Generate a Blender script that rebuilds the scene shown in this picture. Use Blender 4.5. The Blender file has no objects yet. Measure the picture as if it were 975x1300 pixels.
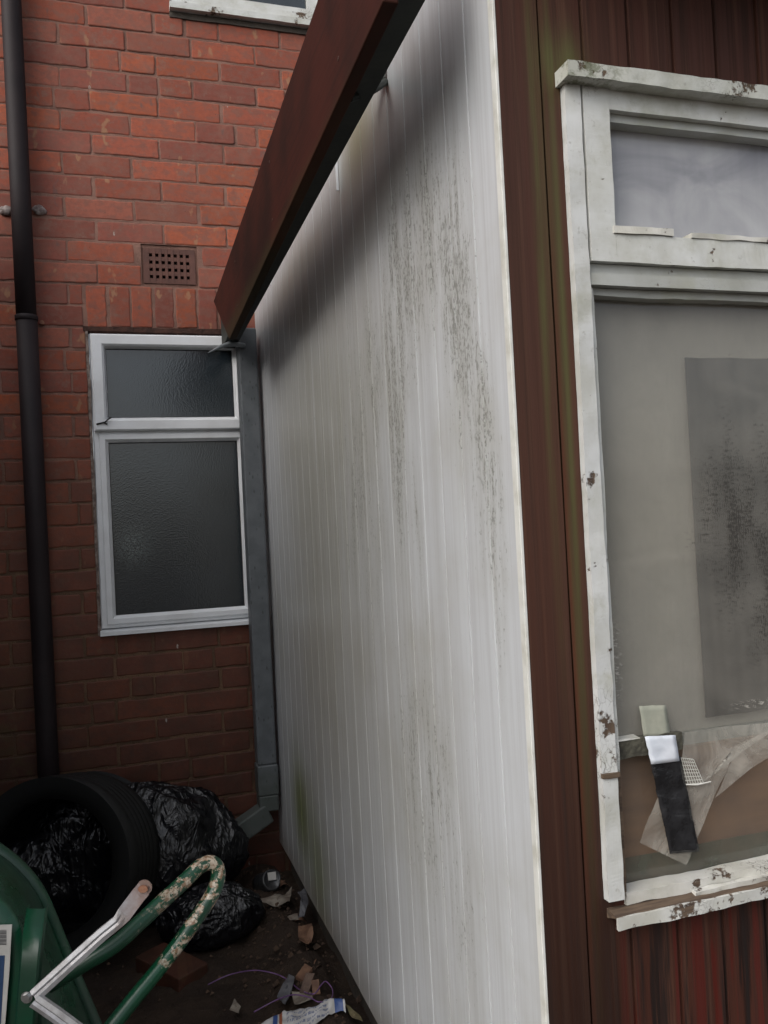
import bpy, math, random
from mathutils import Vector, noise as mn
random.seed(7)
S = bpy.context.scene
COL = S.collection
GZ = 1.2                       # camera height above the ground; all z below are written relative to the eye line
PI = math.pi

# ------------------------------------------------------------------ camera
F_PX = 1074.2; YAW = math.radians(17.48); ROLL = math.radians(2.886); PITCH = math.radians(1.03)
fwd0 = Vector((math.sin(YAW), math.cos(YAW), 0)); rt0 = Vector((math.cos(YAW), -math.sin(YAW), 0)); up = Vector((0, 0, 1))
FW = fwd0*math.cos(PITCH) + up*math.sin(PITCH); U0 = up*math.cos(PITCH) - fwd0*math.sin(PITCH)
UP = U0*math.cos(ROLL) + rt0*math.sin(ROLL); RT = rt0*math.cos(ROLL) - U0*math.sin(ROLL)
def ray(x, y): return FW + RT*((x-487.5)/F_PX) - UP*((y-650)/F_PX)
def onY(x, y, Y): r = ray(x, y); return r*(Y/r.y)
def onX(x, y, X): r = ray(x, y); return r*(X/r.x)
def onZ(x, y, Z): r = ray(x, y); return r*(Z/r.z)
def dep(x, y, d): return ray(x, y)*d
cd = bpy.data.cameras.new('camera'); cam = bpy.data.objects.new('camera', cd); COL.objects.link(cam); S.camera = cam
from mathutils import Matrix
m = Matrix((( RT.x, UP.x, -FW.x, 0), (RT.y, UP.y, -FW.y, 0), (RT.z, UP.z, -FW.z, GZ), (0, 0, 0, 1)))
cam.matrix_world = m
cd.sensor_fit = 'HORIZONTAL'; cd.sensor_width = 36; cd.lens = 36*F_PX/975; cd.clip_start = .02; cd.clip_end = 500

# ------------------------------------------------------------------ world and sun
w = bpy.data.worlds.new('World'); S.world = w; w.use_nodes = True
nt = w.node_tree; nt.nodes.clear()
sky = nt.nodes.new('ShaderNodeTexSky'); sky.sky_type = 'NISHITA'; sky.sun_disc = False
SUN_EL, SUN_AZ = math.radians(40), math.radians(238)
sky.sun_elevation = SUN_EL; sky.sun_rotation = SUN_AZ; sky.air_density = 1.0; sky.dust_density = 4.0; sky.ozone_density = 1.0
hs = nt.nodes.new('ShaderNodeHueSaturation'); hs.inputs['Saturation'].default_value = .42
bg = nt.nodes.new('ShaderNodeBackground'); bg.inputs['Strength'].default_value = .145
wo = nt.nodes.new('ShaderNodeOutputWorld')
nt.links.new(sky.outputs[0], hs.inputs['Color']); nt.links.new(hs.outputs[0], bg.inputs[0]); nt.links.new(bg.outputs[0], wo.inputs[0])
sl = bpy.data.lights.new('sun', 'SUN'); sl.energy = .92; sl.angle = math.radians(60); sl.color = (.985, .99, 1)
so = bpy.data.objects.new('sun', sl); COL.objects.link(so)
sd = Vector((math.sin(SUN_AZ)*math.cos(SUN_EL), math.cos(SUN_AZ)*math.cos(SUN_EL), math.sin(SUN_EL)))
so.rotation_euler = (-sd).to_track_quat('-Z', 'Y').to_euler(); so.location = (0, -2, 6)
S.view_settings.view_transform = 'Standard'; S.view_settings.look = 'None'; S.view_settings.exposure = 0.36; S.view_settings.gamma = 1
S.render.engine = 'CYCLES'

# ------------------------------------------------------------------ object helpers
def tag(o, label=None, cat=None, group=None, kind=None):
    for k, v in (('label', label), ('category', cat), ('group', group), ('kind', kind)):
        if v: o[k] = v
    return o
def empty(name, loc, label, cat, group=None):
    o = bpy.data.objects.new(name, None); COL.objects.link(o); o.empty_display_size = .1
    o.location = (loc[0], loc[1], loc[2]+GZ)
    return tag(o, label, cat, group)
def wloc(o):
    v = Vector((0, 0, 0))
    while o is not None: v = v + o.location; o = o.parent
    return v
def obj(name, verts, faces, mat, parent=None, smooth=False, origin=None):
    """verts relative to the eye line; one mesh object"""
    vs = [Vector((v[0], v[1], v[2]+GZ)) for v in verts]
    if origin is None:
        n = len(vs); o0 = Vector((sum(v.x for v in vs)/n, sum(v.y for v in vs)/n, min(v.z for v in vs)))
    else: o0 = Vector((origin[0], origin[1], origin[2]+GZ))
    me = bpy.data.meshes.new(name); me.from_pydata([v-o0 for v in vs], [], faces); me.validate(); me.update()
    if isinstance(mat, (list, tuple)):
        for q in mat: me.materials.append(q)
    else: me.materials.append(mat)
    if smooth: me.shade_smooth()
    ob = bpy.data.objects.new(name, me); COL.objects.link(ob)
    if parent is not None:
        ob.parent = parent; ob.location = o0 - wloc(parent)
    else: ob.location = o0
    return ob
class MB:
    def __init__(s): s.v = []; s.f = []
    def add(s, v, f):
        n = len(s.v); s.v += [Vector(q) for q in v]; s.f += [tuple(i+n for i in q) for q in f]; return s
    def box(s, x0, x1, y0, y1, z0, z1):
        return s.add([(x0,y0,z0),(x1,y0,z0),(x1,y1,z0),(x0,y1,z0),(x0,y0,z1),(x1,y0,z1),(x1,y1,z1),(x0,y1,z1)],
                     [(0,3,2,1),(4,5,6,7),(0,1,5,4),(1,2,6,5),(2,3,7,6),(3,0,4,7)])
    def bar(s, a, b, wv, tv):
        """bar from a to b with half-width vector wv and half-thickness vector tv"""
        a, b, wv, tv = map(Vector, (a, b, wv, tv)); v = []
        for p in (a, b): v += [p-wv-tv, p+wv-tv, p+wv+tv, p-wv+tv]
        return s.add(v, [(0,1,2,3),(7,6,5,4),(0,4,5,1),(1,5,6,2),(2,6,7,3),(3,7,4,0)])
    def tube(s, pts, r, n=12, cap=True):
        pts = [Vector(p) for p in pts]; rr = r if isinstance(r, (list, tuple)) else [r]*len(pts)
        t0 = (pts[1]-pts[0]).normalized(); a = t0.cross(Vector((0, 0, 1)))
        if a.length < .1: a = t0.cross(Vector((1, 0, 0)))
        a.normalize(); v = []; f = []
        for i, p in enumerate(pts):
            t = (pts[min(i+1, len(pts)-1)] - pts[max(i-1, 0)]).normalized()
            a = (a - t*a.dot(t)).normalized(); b = t.cross(a)
            for k in range(n):
                th = 2*PI*k/n; v.append(p + (a*math.cos(th)+b*math.sin(th))*rr[i])
        for i in range(len(pts)-1):
            for k in range(n):
                f.append((i*n+k, i*n+(k+1) % n, (i+1)*n+(k+1) % n, (i+1)*n+k))
        if cap: f.append(tuple(range(n))[::-1]); f.append(tuple((len(pts)-1)*n+k for k in range(n)))
        return s.add(v, f)
    def prism(s, poly, d):
        """poly = list of 3-d points, d = thickness vector"""
        poly = [Vector(p) for p in poly]; d = Vector(d); n = len(poly)
        return s.add(poly + [p+d for p in poly], [tuple(range(n)), tuple(range(2*n-1, n-1, -1))] + [(i, i+n, (i+1) % n+n, (i+1) % n) for i in range(n)])
    def rough(s, x0, x1, y0, y1, z0, z1, step=.012, amp=.0012, seed=0, taper=0):
        """board with ragged, worn edges: subdivided along its long axis, corners jittered"""
        L = [x1-x0, y1-y0, z1-z0]; ax = 0 if L[0] > L[2] else 2
        n = max(2, int(L[ax]/step)); v = []; f = []
        for i in range(n+1):
            t = i/n
            if ax == 0: c = [(x0+L[0]*t, y0, z0), (x0+L[0]*t, y1, z0), (x0+L[0]*t, y1, z1), (x0+L[0]*t, y0, z1)]
            else: c = [(x0, y0, z0+L[2]*t), (x1, y0, z0+L[2]*t), (x1, y1, z0+L[2]*t), (x0, y1, z0+L[2]*t)]
            for k, q in enumerate(c):
                q = Vector(q); h = mn.noise_vector(Vector((t*L[ax]*38+seed*7.3+k*11.1, seed+k*3.7, 0)))
                h2 = mn.noise_vector(Vector((t*L[ax]*9+seed*5.3+k*4.1, seed+k*9.7, 2)))
                h = h*.6 + h2*.8
                if ax == 0: h.x = 0
                else: h.z = 0
                v.append(q + h*amp)
        for i in range(n):
            for k in range(4): f.append((i*4+k, (i+1)*4+k, (i+1)*4+(k+1) % 4, i*4+(k+1) % 4))
        f.append((0, 1, 2, 3)); f.append(tuple(n*4+k for k in (3, 2, 1, 0)))
        return s.add(v, f)
    def build(s, name, mat, parent=None, smooth=False, origin=None, bevel=0):
        o = obj(name, s.v, s.f, mat, parent, smooth, origin)
        if bevel:
            b = o.modifiers.new('bevel', 'BEVEL'); b.width = bevel; b.segments = 2; b.limit_method = 'ANGLE'
        return o
def smooth_path(pts, n=8):
    pts = [Vector(p) for p in pts]; out = []
    for i in range(len(pts)-1):
        p0, p1, p2, p3 = pts[max(i-1, 0)], pts[i], pts[i+1], pts[min(i+2, len(pts)-1)]
        for k in range(n):
            t = k/n
            out.append(.5*((2*p1) + (p2-p0)*t + (2*p0-5*p1+4*p2-p3)*t*t + (3*p1-p0-3*p2+p3)*t**3))
    out.append(pts[-1]); return out

# ------------------------------------------------------------------ material helpers
class NM:
    def __init__(s, name):
        s.m = bpy.data.materials.new(name); s.m.use_nodes = True; s.t = s.m.node_tree; s.t.nodes.clear()
        s.out = s.t.nodes.new('ShaderNodeOutputMaterial'); s._p = None
    def n(s, typ, **kw):
        q = s.t.nodes.new(typ)
        for k, v in kw.items(): setattr(q, k, v)
        return q
    def put(s, sock, v):
        if hasattr(v, 'is_output') or isinstance(v, bpy.types.NodeSocket): s.t.links.new(v, sock)
        elif v is not None:
            if isinstance(v, (tuple, list)) and len(v) == 3 and sock.type == 'RGBA': v = (*v, 1)
            sock.default_value = v
    def pos(s):
        if s._p is None: s._p = s.n('ShaderNodeNewGeometry').outputs['Position']
        return s._p
    def xyz(s):
        q = s.n('ShaderNodeSeparateXYZ'); s.put(q.inputs[0], s.pos()); return q.outputs
    def mp(s, scale=(1, 1, 1), vec=None, loc=(0, 0, 0)):
        q = s.n('ShaderNodeMapping'); s.put(q.inputs['Vector'], vec or s.pos()); q.inputs['Scale'].default_value = scale; q.inputs['Location'].default_value = loc
        return q.outputs[0]
    def noise(s, scale=5, detail=4, rough=.55, vec=None, dist=0):
        q = s.n('ShaderNodeTexNoise'); s.put(q.inputs['Vector'], vec or s.pos()); q.inputs['Scale'].default_value = scale
        q.inputs['Detail'].default_value = detail; q.inputs['Roughness'].default_value = rough; q.inputs['Distortion'].default_value = dist
        return q.outputs[0]
    def vor(s, scale=5, vec=None, feature='F1', out='Distance'):
        q = s.n('ShaderNodeTexVoronoi', feature=feature); s.put(q.inputs['Vector'], vec or s.pos()); q.inputs['Scale'].default_value = scale
        return q.outputs[out]
    def ma(s, op, a, b=None, c=None, clamp=False):
        q = s.n('ShaderNodeMath', operation=op, use_clamp=clamp); s.put(q.inputs[0], a)
        if b is not None: s.put(q.inputs[1], b)
        if c is not None: s.put(q.inputs[2], c)
        return q.outputs[0]
    def step(s, v, a, b, lo=0., hi=1.):
        q = s.n('ShaderNodeMapRange', interpolation_type='SMOOTHSTEP'); s.put(q.inputs[0], v)
        for i, x in zip((1, 2, 3, 4), (a, b, lo, hi)): q.inputs[i].default_value = x
        return q.outputs[0]
    def mix(s, f, a, b, bt='MIX'):
        q = s.n('ShaderNodeMix', data_type='RGBA', blend_type=bt); s.put(q.inputs[0], f); s.put(q.inputs[6], a); s.put(q.inputs[7], b)
        return q.outputs[2]
    def blob(s, sep, y0, z0, sy, sz, ax=1):
        a = s.ma('POWER', s.ma('ABSOLUTE', s.ma('DIVIDE', s.ma('SUBTRACT', sep[ax], y0), sy)), 2)
        b = s.ma('POWER', s.ma('ABSOLUTE', s.ma('DIVIDE', s.ma('SUBTRACT', sep[2], z0+GZ), sz)), 2)
        return s.ma('EXPONENT', s.ma('MULTIPLY', s.ma('ADD', a, b), -1.))
    def bump(s, h, strength=.3, dist=.002, nrm=None):
        q = s.n('ShaderNodeBump'); s.put(q.inputs['Height'], h); q.inputs['Strength'].default_value = strength; q.inputs['Distance'].default_value = dist
        if nrm: s.put(q.inputs['Normal'], nrm)
        return q.outputs[0]
    def bsdf(s, col, rough=.6, nrm=None, metal=0, spec=.5, **kw):
        q = s.n('ShaderNodeBsdfPrincipled'); s.put(q.inputs['Base Color'], col); s.put(q.inputs['Roughness'], rough); s.put(q.inputs['Metallic'], metal)
        s.put(q.inputs['Specular IOR Level'], spec)
        for k, v in kw.items(): s.put(q.inputs[k.replace('_', ' ')], v)
        if nrm: s.put(q.inputs['Normal'], nrm)
        return q.outputs[0]
    def done(s, sh): s.t.links.new(sh, s.out.inputs[0]); return s.m

def mat_simple(name, c1, c2, rough=.6, scale=8, bstr=.3, bdist=.002, bscale=60, metal=0, spec=.5):
    q = NM(name); nz = q.noise(scale, 6, .6); col = q.mix(q.step(nz, .35, .65), c1, c2)
    return q.done(q.bsdf(col, rough, q.bump(q.noise(bscale, 5), bstr, bdist), metal, spec))

# bricks: the colour of each brick is its own attribute; pale kiss marks, grime and damp are noise
def mat_brick():
    q = NM('brick'); at = q.n('ShaderNodeAttribute', attribute_name='tint').outputs['Color']
    sep = q.xyz()
    n1 = q.noise(9, 8, .65); n2 = q.noise(70, 6, .6); n3 = q.noise(260, 3, .6); n4 = q.noise(28, 7, .65, q.mp((1, 1, 1.6), loc=(4, 0, 2)))
    c = q.mix(q.step(n2, .35, .7, 0, .5), at, q.mix(.5, at, (.10, .042, .03)))
    c = q.mix(q.step(n4, .42, .62, 0, .68), c, (.20, .088, .066))            # grey mottling
    c = q.mix(q.step(n1, .50, .72, 0, .55), c, (.25, .118, .085))
    c = q.mix(q.step(n4, .40, .28, 0, .5), c, (.30, .085, .045))
    # pale buff kiss marks in vertical bands across some bricks
    band = q.noise(1, 3, .5, q.mp((21, 1, 12.5), loc=(3.1, 0, 1.7)))
    c = q.mix(q.ma('MULTIPLY', q.step(band, .635, .70), q.step(n2, .3, .5, .25, .75)), c, (.34, .185, .105))
    band2 = q.noise(1, 3, .5, q.mp((24, 1, 12), loc=(7.1, 0, 5.7)))
    c = q.mix(q.ma('MULTIPLY', q.step(band2, .66, .72), .6), c, (.13, .085, .075))
    # mortar smeared over the arrises, sooty specks
    c = q.mix(q.ma('MULTIPLY', q.step(q.noise(17, 8, .75, q.mp((1, 1, 1), loc=(9, 0, 1))), .55, .66), .55), c, (.21, .13, .10))
    c = q.mix(q.step(q.noise(150, 4, .7), .66, .72, 0, .7), c, (.035, .02, .016))
    # damp and grime low on the wall, ragged upper edge; passage shade painted in too
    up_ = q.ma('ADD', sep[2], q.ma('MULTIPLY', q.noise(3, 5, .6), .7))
    damp = q.step(up_, 1.55, 2.15, .62, 0); damp_shade = q.step(up_, .65, 1.75, .62, 0)
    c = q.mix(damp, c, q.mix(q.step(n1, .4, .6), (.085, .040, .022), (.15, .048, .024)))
    c = q.mix(damp_shade, c, q.mix(q.step(n1, .4, .6), (.014, .0085, .006), (.024, .011, .008)))
    # green algae low and left
    alg = q.ma('MULTIPLY', q.blob(sep, -.42, -.75, .22, .35, 0), q.step(n1, .42, .6))
    c = q.mix(q.ma('MULTIPLY', alg, .6), c, (.05, .055, .02))
    # white paint and dropping splashes, short vertical marks
    sp = q.vor(1, q.mp((19, 1, 8), loc=(.4, 0, .2)), out='Distance'); 
    cell = q.vor(1, q.mp((19, 1, 8), loc=(.4, 0, .2)), out='Color')
    sc = q.n('ShaderNodeSeparateColor'); q.put(sc.inputs[0], cell)
    mk = q.ma('MULTIPLY', q.step(sp, .05, .09, 1, 0), q.ma('GREATER_THAN', sc.outputs[0], .80))
    mk = q.ma('MULTIPLY', mk, q.step(n3, .4, .5))
    c = q.mix(q.ma('MULTIPLY', mk, .8), c, (.5, .47, .43))
    h = q.ma('ADD', q.ma('MULTIPLY', n2, .8), q.ma('MULTIPLY', n3, .35))
    return q.done(q.bsdf(c, q.step(damp, 0, .7, .85, .6), q.bump(h, .4, .0025), spec=.3))
def mat_mortar():
    q = NM('mortar'); sep = q.xyz(); n1 = q.noise(12, 6, .6); n2 = q.noise(180, 4, .6)
    c = q.mix(q.step(n1, .35, .65), (.27, .15, .115), (.18, .10, .078))
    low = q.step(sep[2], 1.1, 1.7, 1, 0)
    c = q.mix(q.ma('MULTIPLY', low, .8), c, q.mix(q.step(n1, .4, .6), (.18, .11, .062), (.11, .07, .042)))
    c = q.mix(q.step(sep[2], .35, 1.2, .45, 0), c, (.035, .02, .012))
    return q.done(q.bsdf(c, .9, q.bump(n2, .7, .004), spec=.2))
M = {}
M['brick'] = mat_brick(); M['mortar'] = mat_mortar()

def mat_clad():
    q = NM('white_upvc_cladding'); sep = q.xyz()
    fine = q.noise(1, 3, .6, q.mp((1, 190, 125)))           # small elongated mould colonies
    fine2 = q.noise(1, 2, .5, q.mp((1, 260, 60), loc=(0, 3, 9)))
    streak = q.noise(1, 5, .6, q.mp((1, 95, 1.6)))           # long rain streaks
    streak2 = q.noise(1, 4, .6, q.mp((1, 240, 2.5), loc=(0, 7, 0)))
    cloud = q.noise(3.2, 5, .6)
    col = q.mix(q.step(streak, .35, .7), (.585, .605, .625), (.50, .51, .525))
    col = q.mix(q.step(cloud, .4, .75, 0, .55), col, (.40, .39, .35))
    # grey green film over the far two thirds, fading where the rain washes
    film = q.ma('ADD', q.blob(sep, 2.15, .25, .55, .45), q.ma('MULTIPLY', q.blob(sep, 2.2, -.45, .6, .35), .75), clamp=True)
    col = q.mix(q.ma('MULTIPLY', film, q.step(streak2, .3, .65, .35, .95)), col, (.33, .32, .265))
    # mould patches
    bl = None
    for y0, z0, sy, sz, a in ((1.40, .46, .13, .19, 1.0), (1.27, .47, .11, .18, .95), (1.48, .34, .09, .19, .95), (1.18, .35, .07, .22, 1.1), (1.125, .14, .045, .19, 1.05), (1.085, .0, .03, .24, .75),
                              (1.50, .18, .06, .24, 1.1), (1.63, .30, .09, .18, .85), (1.44, -.45, .16, .26, .75), (1.3, -.62, .12, .2, .5), (1.42, .0, .03, .14, .8),
                              (1.78, .1, .25, .45, .55), (2.2, .0, .4, .5, .4)):
        b = q.ma('MULTIPLY', q.blob(sep, y0, z0, sy, sz), a); bl = b if bl is None else q.ma('MAXIMUM', bl, b)
    edge = q.ma('MULTIPLY', q.noise(1, 4, .6, q.mp((1, 60, 5))), .9)
    blot = q.noise(1, 4, .65, q.mp((1, 22, 7), loc=(0, 2, 5)))
    bl = q.ma('MULTIPLY', q.ma('MULTIPLY', bl, q.step(edge, .3, .55, .45, 1.1)), q.step(blot, .35, .55, .6, 1.05))
    bl = q.ma('MINIMUM', q.ma('MULTIPLY', bl, 1.35), 1.0)
    thr = q.ma('SUBTRACT', .735, q.ma('MULTIPLY', bl, .235))
    sp = q.ma('MULTIPLY', q.ma('SUBTRACT', fine, thr), 14, clamp=True)
    sp2 = q.ma('MULTIPLY', q.ma('SUBTRACT', fine2, q.ma('ADD', thr, .02)), 10, clamp=True)
    col = q.mix(q.ma('MULTIPLY', bl, .42), col, (.27, .265, .22))
    col = q.mix(q.ma('MULTIPLY', sp, .5), col, (.10, .10, .082)); col = q.mix(q.ma('MULTIPLY', sp2, .45), col, (.13, .125, .10))
    # algae: green at the foot by the pipe, yellow-green under the eave
    g = q.ma('ADD', q.blob(sep, 2.62, -.86, .12, .16), q.ma('MULTIPLY', q.blob(sep, 2.40, -1.02, .12, .2), .8), clamp=True)
    col = q.mix(q.ma('MULTIPLY', g, q.step(streak2, .25, .6, .45, 1.)), col, (.15, .175, .04))
    g2 = q.ma('ADD', q.blob(sep, 1.66, .80, .14, .09), q.ma('MULTIPLY', q.blob(sep, 2.3, .72, .5, .05), .3), clamp=True)
    col = q.mix(q.ma('MULTIPLY', g2, .7), col, (.20, .19, .07))
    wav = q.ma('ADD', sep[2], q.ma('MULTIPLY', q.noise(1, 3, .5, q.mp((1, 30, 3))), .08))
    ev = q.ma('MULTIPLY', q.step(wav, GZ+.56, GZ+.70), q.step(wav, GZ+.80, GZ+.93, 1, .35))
    col = q.mix(q.ma('MULTIPLY', ev, .12), col, (.10, .095, .075))  # eave band: mould tone that also paints in the overhang's shade
    # dirt splashed up at the foot
    ft = q.step(q.ma('ADD', sep[2], q.ma('MULTIPLY', cloud, .12)), GZ-1.06, GZ-.92, .6, 0)
    col = q.mix(ft, col, (.22, .19, .15))
    bp = q.bump(q.noise(1, 2, .5, q.mp((1, 14, 2.2))), .25, .004)
    rough = q.mix(q.ma('MULTIPLY', bl, .5), (.33, .33, .33), (.8, .8, .8))
    return q.done(q.bsdf(col, rough, bp, spec=.5))
M['clad'] = mat_clad()

def mat_stain(name, lower=False):
    """dark red wood stain, worn in long vertical strips, algae in the joint by the corner"""
    q = NM(name); sep = q.xyz()
    g = q.noise(1, 6, .65, q.mp((130, 130, 2.2))); g2 = q.noise(1, 4, .6, q.mp((34, 34, .9), loc=(5, 0, 0))); n = q.noise(6, 5)
    c = q.mix(q.step(g2, .3, .7), (.058, .019, .012), (.040, .015, .010))
    c = q.mix(q.step(g, .45, .72, 0, .7), c, (.016, .009, .007)); g3 = q.noise(1, 5, .6, q.mp((75, 75, 1.1), loc=(3, 0, 8))); c = q.mix(q.step(g3, .52, .66, 0, .5), c, (.095, .045, .028))
    # mid height: lighter washed-out brown; low: worn to bright red and black strips
    mid = q.blob(sep, .55, .1, .25, .55, 0)
    c = q.mix(q.ma('MULTIPLY', mid, .45), c, (.080, .036, .022))
    low = q.step(sep[2], GZ-.62, GZ-.42, 1, 0); lowb = q.ma('MULTIPLY', low, q.step(sep[0], .56, .66))
    strip = q.noise(1, 4, .6, q.mp((44, 44, 2.0), loc=(1.2, 0, 3)))
    c = q.mix(q.ma('MULTIPLY', lowb, q.step(strip, .52, .60)), c, (.070, .012, .008))
    c = q.mix(q.ma('MULTIPLY', lowb, q.step(strip, .49, .40, 0, .9)), c, (.012, .008, .007))
    c = q.mix(q.ma('MULTIPLY', q.step(sep[2], GZ-.85, GZ+.0, .8, 0), q.step(sep[0], .64, .60)), c, (.016, .008, .005))
    # algae runs
    edge = q.noise(1, 4, .6, q.mp((80, 80, 3)))
    for x0, z0, sx, sz, a in ((.553, .35, .006, .40, .55), (.583, .20, .005, .5, .6), (.568, .45, .010, .22, .3), (.575, -.05, .005, .35, .4), (.60, .62, .03, .04, .8)):
        c = q.mix(q.ma('MULTIPLY', q.ma('MULTIPLY', q.blob(sep, x0, z0, sx, sz, 0), a), q.step(edge, .3, .55, .4, 1.2)), c, (.085, .088, .030))
    c = q.mix(q.ma('MULTIPLY', q.blob(sep, .572, -.1, .004, .5, 0), .7), c, (.09, .024, .012))
    h = q.ma('ADD', g, q.ma('MULTIPLY', n, .5))
    return q.done(q.bsdf(c, q.step(g, .3, .7, .5, .8), q.bump(h, .35, .002), spec=.25))
M['stain'] = mat_stain('red_stained_timber')
def mat_fascia():
    q = NM('brown_stained_board'); g = q.noise(1, 6, .6, q.mp((60, 3, 90))); n = q.noise(4, 5)
    c = q.mix(q.step(n, .35, .65), (.050, .0125, .008), (.024, .0085, .006)); c = q.mix(q.step(g, .5, .75, 0, .5), c, (.016, .007, .005))
    sc = q.vor(1, q.mp((1, 24, 60)), out='Distance'); c = q.mix(q.ma('MULTIPLY', q.step(sc, .05, .12, .35, 0), q.step(n, .5, .6)), c, (.11, .055, .04))
    alg = q.step(q.ma('ADD', q.xyz()[2], q.ma('MULTIPLY', q.noise(7, 5), .05)), GZ+.66, GZ+.72, .35, 0)
    c = q.mix(alg, c, (.05, .05, .02))
    return q.done(q.bsdf(c, .75, q.bump(g, .3, .0015), spec=.15))
M['fascia'] = mat_fascia()
M['dark_timber'] = mat_simple('dark_tarred_timber', (.018, .022, .02), (.03, .034, .028), .7, 12)
M['roof'] = mat_simple('roof_felt', (.05, .05, .05), (.075, .07, .068), .9, 9, .6, .004, 120)
M['concrete'] = mat_simple('damp_concrete', (.05, .042, .035), (.085, .07, .055), .85, 7, .7, .006, 60)

def mat_peel(name, amount=.5, white=(.66, .67, .67), sharp=.04, crack=1.0, moss=0, axis='x'):
    """old white gloss paint: flakes lost to bare grey brown wood, fine cracks, grime"""
    q = NM(name); sep = q.xyz()
    n = q.noise(22, 8, .68); n0 = q.noise(5, 4, .6, q.mp((1, 1, 1), loc=(2, 0, 1)))
    dv = q.n('ShaderNodeTexNoise'); q.put(dv.inputs['Vector'], q.pos()); dv.inputs['Scale'].default_value = 40; dv.inputs['Detail'].default_value = 4
    va = q.n('ShaderNodeVectorMath', operation='MULTIPLY_ADD'); q.put(va.inputs[0], dv.outputs['Color']); va.inputs[1].default_value = (.03, .03, .03); q.put(va.inputs[2], q.pos())
    v = q.vor(1, q.mp((120, 55, 170) if axis == 'x' else (170, 55, 60), vec=va.outputs[0]), feature='DISTANCE_TO_EDGE')
    peel = q.step(q.ma('ADD', n, q.ma('MULTIPLY', n0, .5)), 1.02-amount*.5, 1.02-amount*.5+sharp)
    gr = q.noise(1, 5, .7, q.mp((12, 120, 160) if axis == 'x' else (160, 120, 9)))
    wood = q.mix(q.step(gr, .35, .7), (.13, .09, .06), (.055, .036, .026))
    pc = q.mix(q.step(q.noise(14, 6, .6), .35, .7), white, tuple(x*y for x, y in zip(white, (.80, .79, .74))))
    pc = q.mix(q.step(q.noise(90, 5, .7), .60, .72, 0, .5), pc, (.28, .27, .24))
    pc = q.mix(q.step(q.noise(7, 6, .7, q.mp((1, 1, 1), loc=(1, 5, 2))), .5, .66, 0, .5), pc, (.33, .33, .25))
    cr = q.ma('MULTIPLY', q.step(v, .0, .06, 1, 0), q.step(n0, .54, .66, 0, crack*.8))
    pc = q.mix(cr, pc, (.12, .10, .08))
    c = q.mix(peel, pc, wood)
    if moss: c = q.mix(q.ma('MULTIPLY', q.step(sep[0], .60, .72, 1, .15), q.step(q.noise(60, 5, .7), .45, .6, 0, moss)), c, (.10, .11, .05))
    h = q.ma('ADD', q.ma('MULTIPLY', q.ma('SUBTRACT', 1, peel), 1.), q.ma('MULTIPLY', q.ma('SUBTRACT', 1, cr), .5))
    nr = q.bump(h, .8, .0012); nr = q.bump(q.noise(1, 3, .6, q.mp((25, 120, 160) if axis == 'x' else (160, 120, 20))), .25, .001, nr)
    return q.done(q.bsdf(c, q.step(peel, 0, 1, .45, .85), nr, spec=.4))
M['paint_v'] = mat_peel('white_paint_upright', .30, (.60, .61, .60), axis='z')
M['paint_edge'] = mat_peel('white_paint_flaking', .44, (.56, .56, .53), axis='x')
M['paint_h'] = mat_peel('white_paint_level', .28, (.60, .61, .59), axis='x')
M['paint_bad'] = mat_peel('white_paint_mostly_lost', .62, (.62, .60, .56), axis='x')
M['paint_moss'] = mat_peel('white_paint_mossy', .30, (.55, .56, .52), axis='x', moss=.8)
M['paint_grey'] = mat_peel('white_paint_greyer', .22, (.40, .41, .39), axis='x')  # greyer tone of the white paint for the set-back bars
M['rot'] = mat_simple('rotten_mossy_timber', (.035, .032, .024), (.10, .095, .07), .9, 45, .9, .004, 120)
M['bare'] = mat_peel('bare_grey_timber', 1.3, axis='x')
M['putty'] = mat_peel('cracked_putty', .33, (.60, .59, .55), crack=1.6, axis='x')

def mat_upvc():
    q = NM('white_upvc_frame'); n = q.noise(10, 5); n2 = q.noise(120, 4, .7)
    c = q.mix(q.step(n, .35, .7), (.78, .80, .82), (.70, .71, .72)); c = q.mix(q.step(n2, .66, .75, 0, .6), c, (.3, .29, .27))
    return q.done(q.bsdf(c, .3, q.bump(n, .1, .002)))
M['upvc'] = mat_upvc()
M['rubber'] = mat_simple('black_rubber_gasket', (.012, .012, .012), (.02, .02, .02), .6, 20)
def mat_frost():
    q = NM('frosted_glass'); v = q.vor(210, feature='SMOOTH_F1'); n = q.noise(200, 3, .6)
    c = q.mix(q.step(q.noise(3, 3), .3, .7), (.010, .016, .020), (.020, .029, .036))
    pale_glow = q.ma('MULTIPLY', q.blob(q.xyz(), .045, -.02, .05, .06, 0), q.step(q.noise(230, 3, .6), .42, .62)); c = q.mix(q.ma('MULTIPLY', pale_glow, .6), c, (.20, .24, .23))  # pale spot in the glass: a soft glow painted into its colour
    h = q.ma('ADD', v, q.ma('MULTIPLY', n, .6))
    return q.done(q.bsdf(c, .16, q.bump(h, .28, .0008), spec=1.))
M['frost'] = mat_frost()
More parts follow.
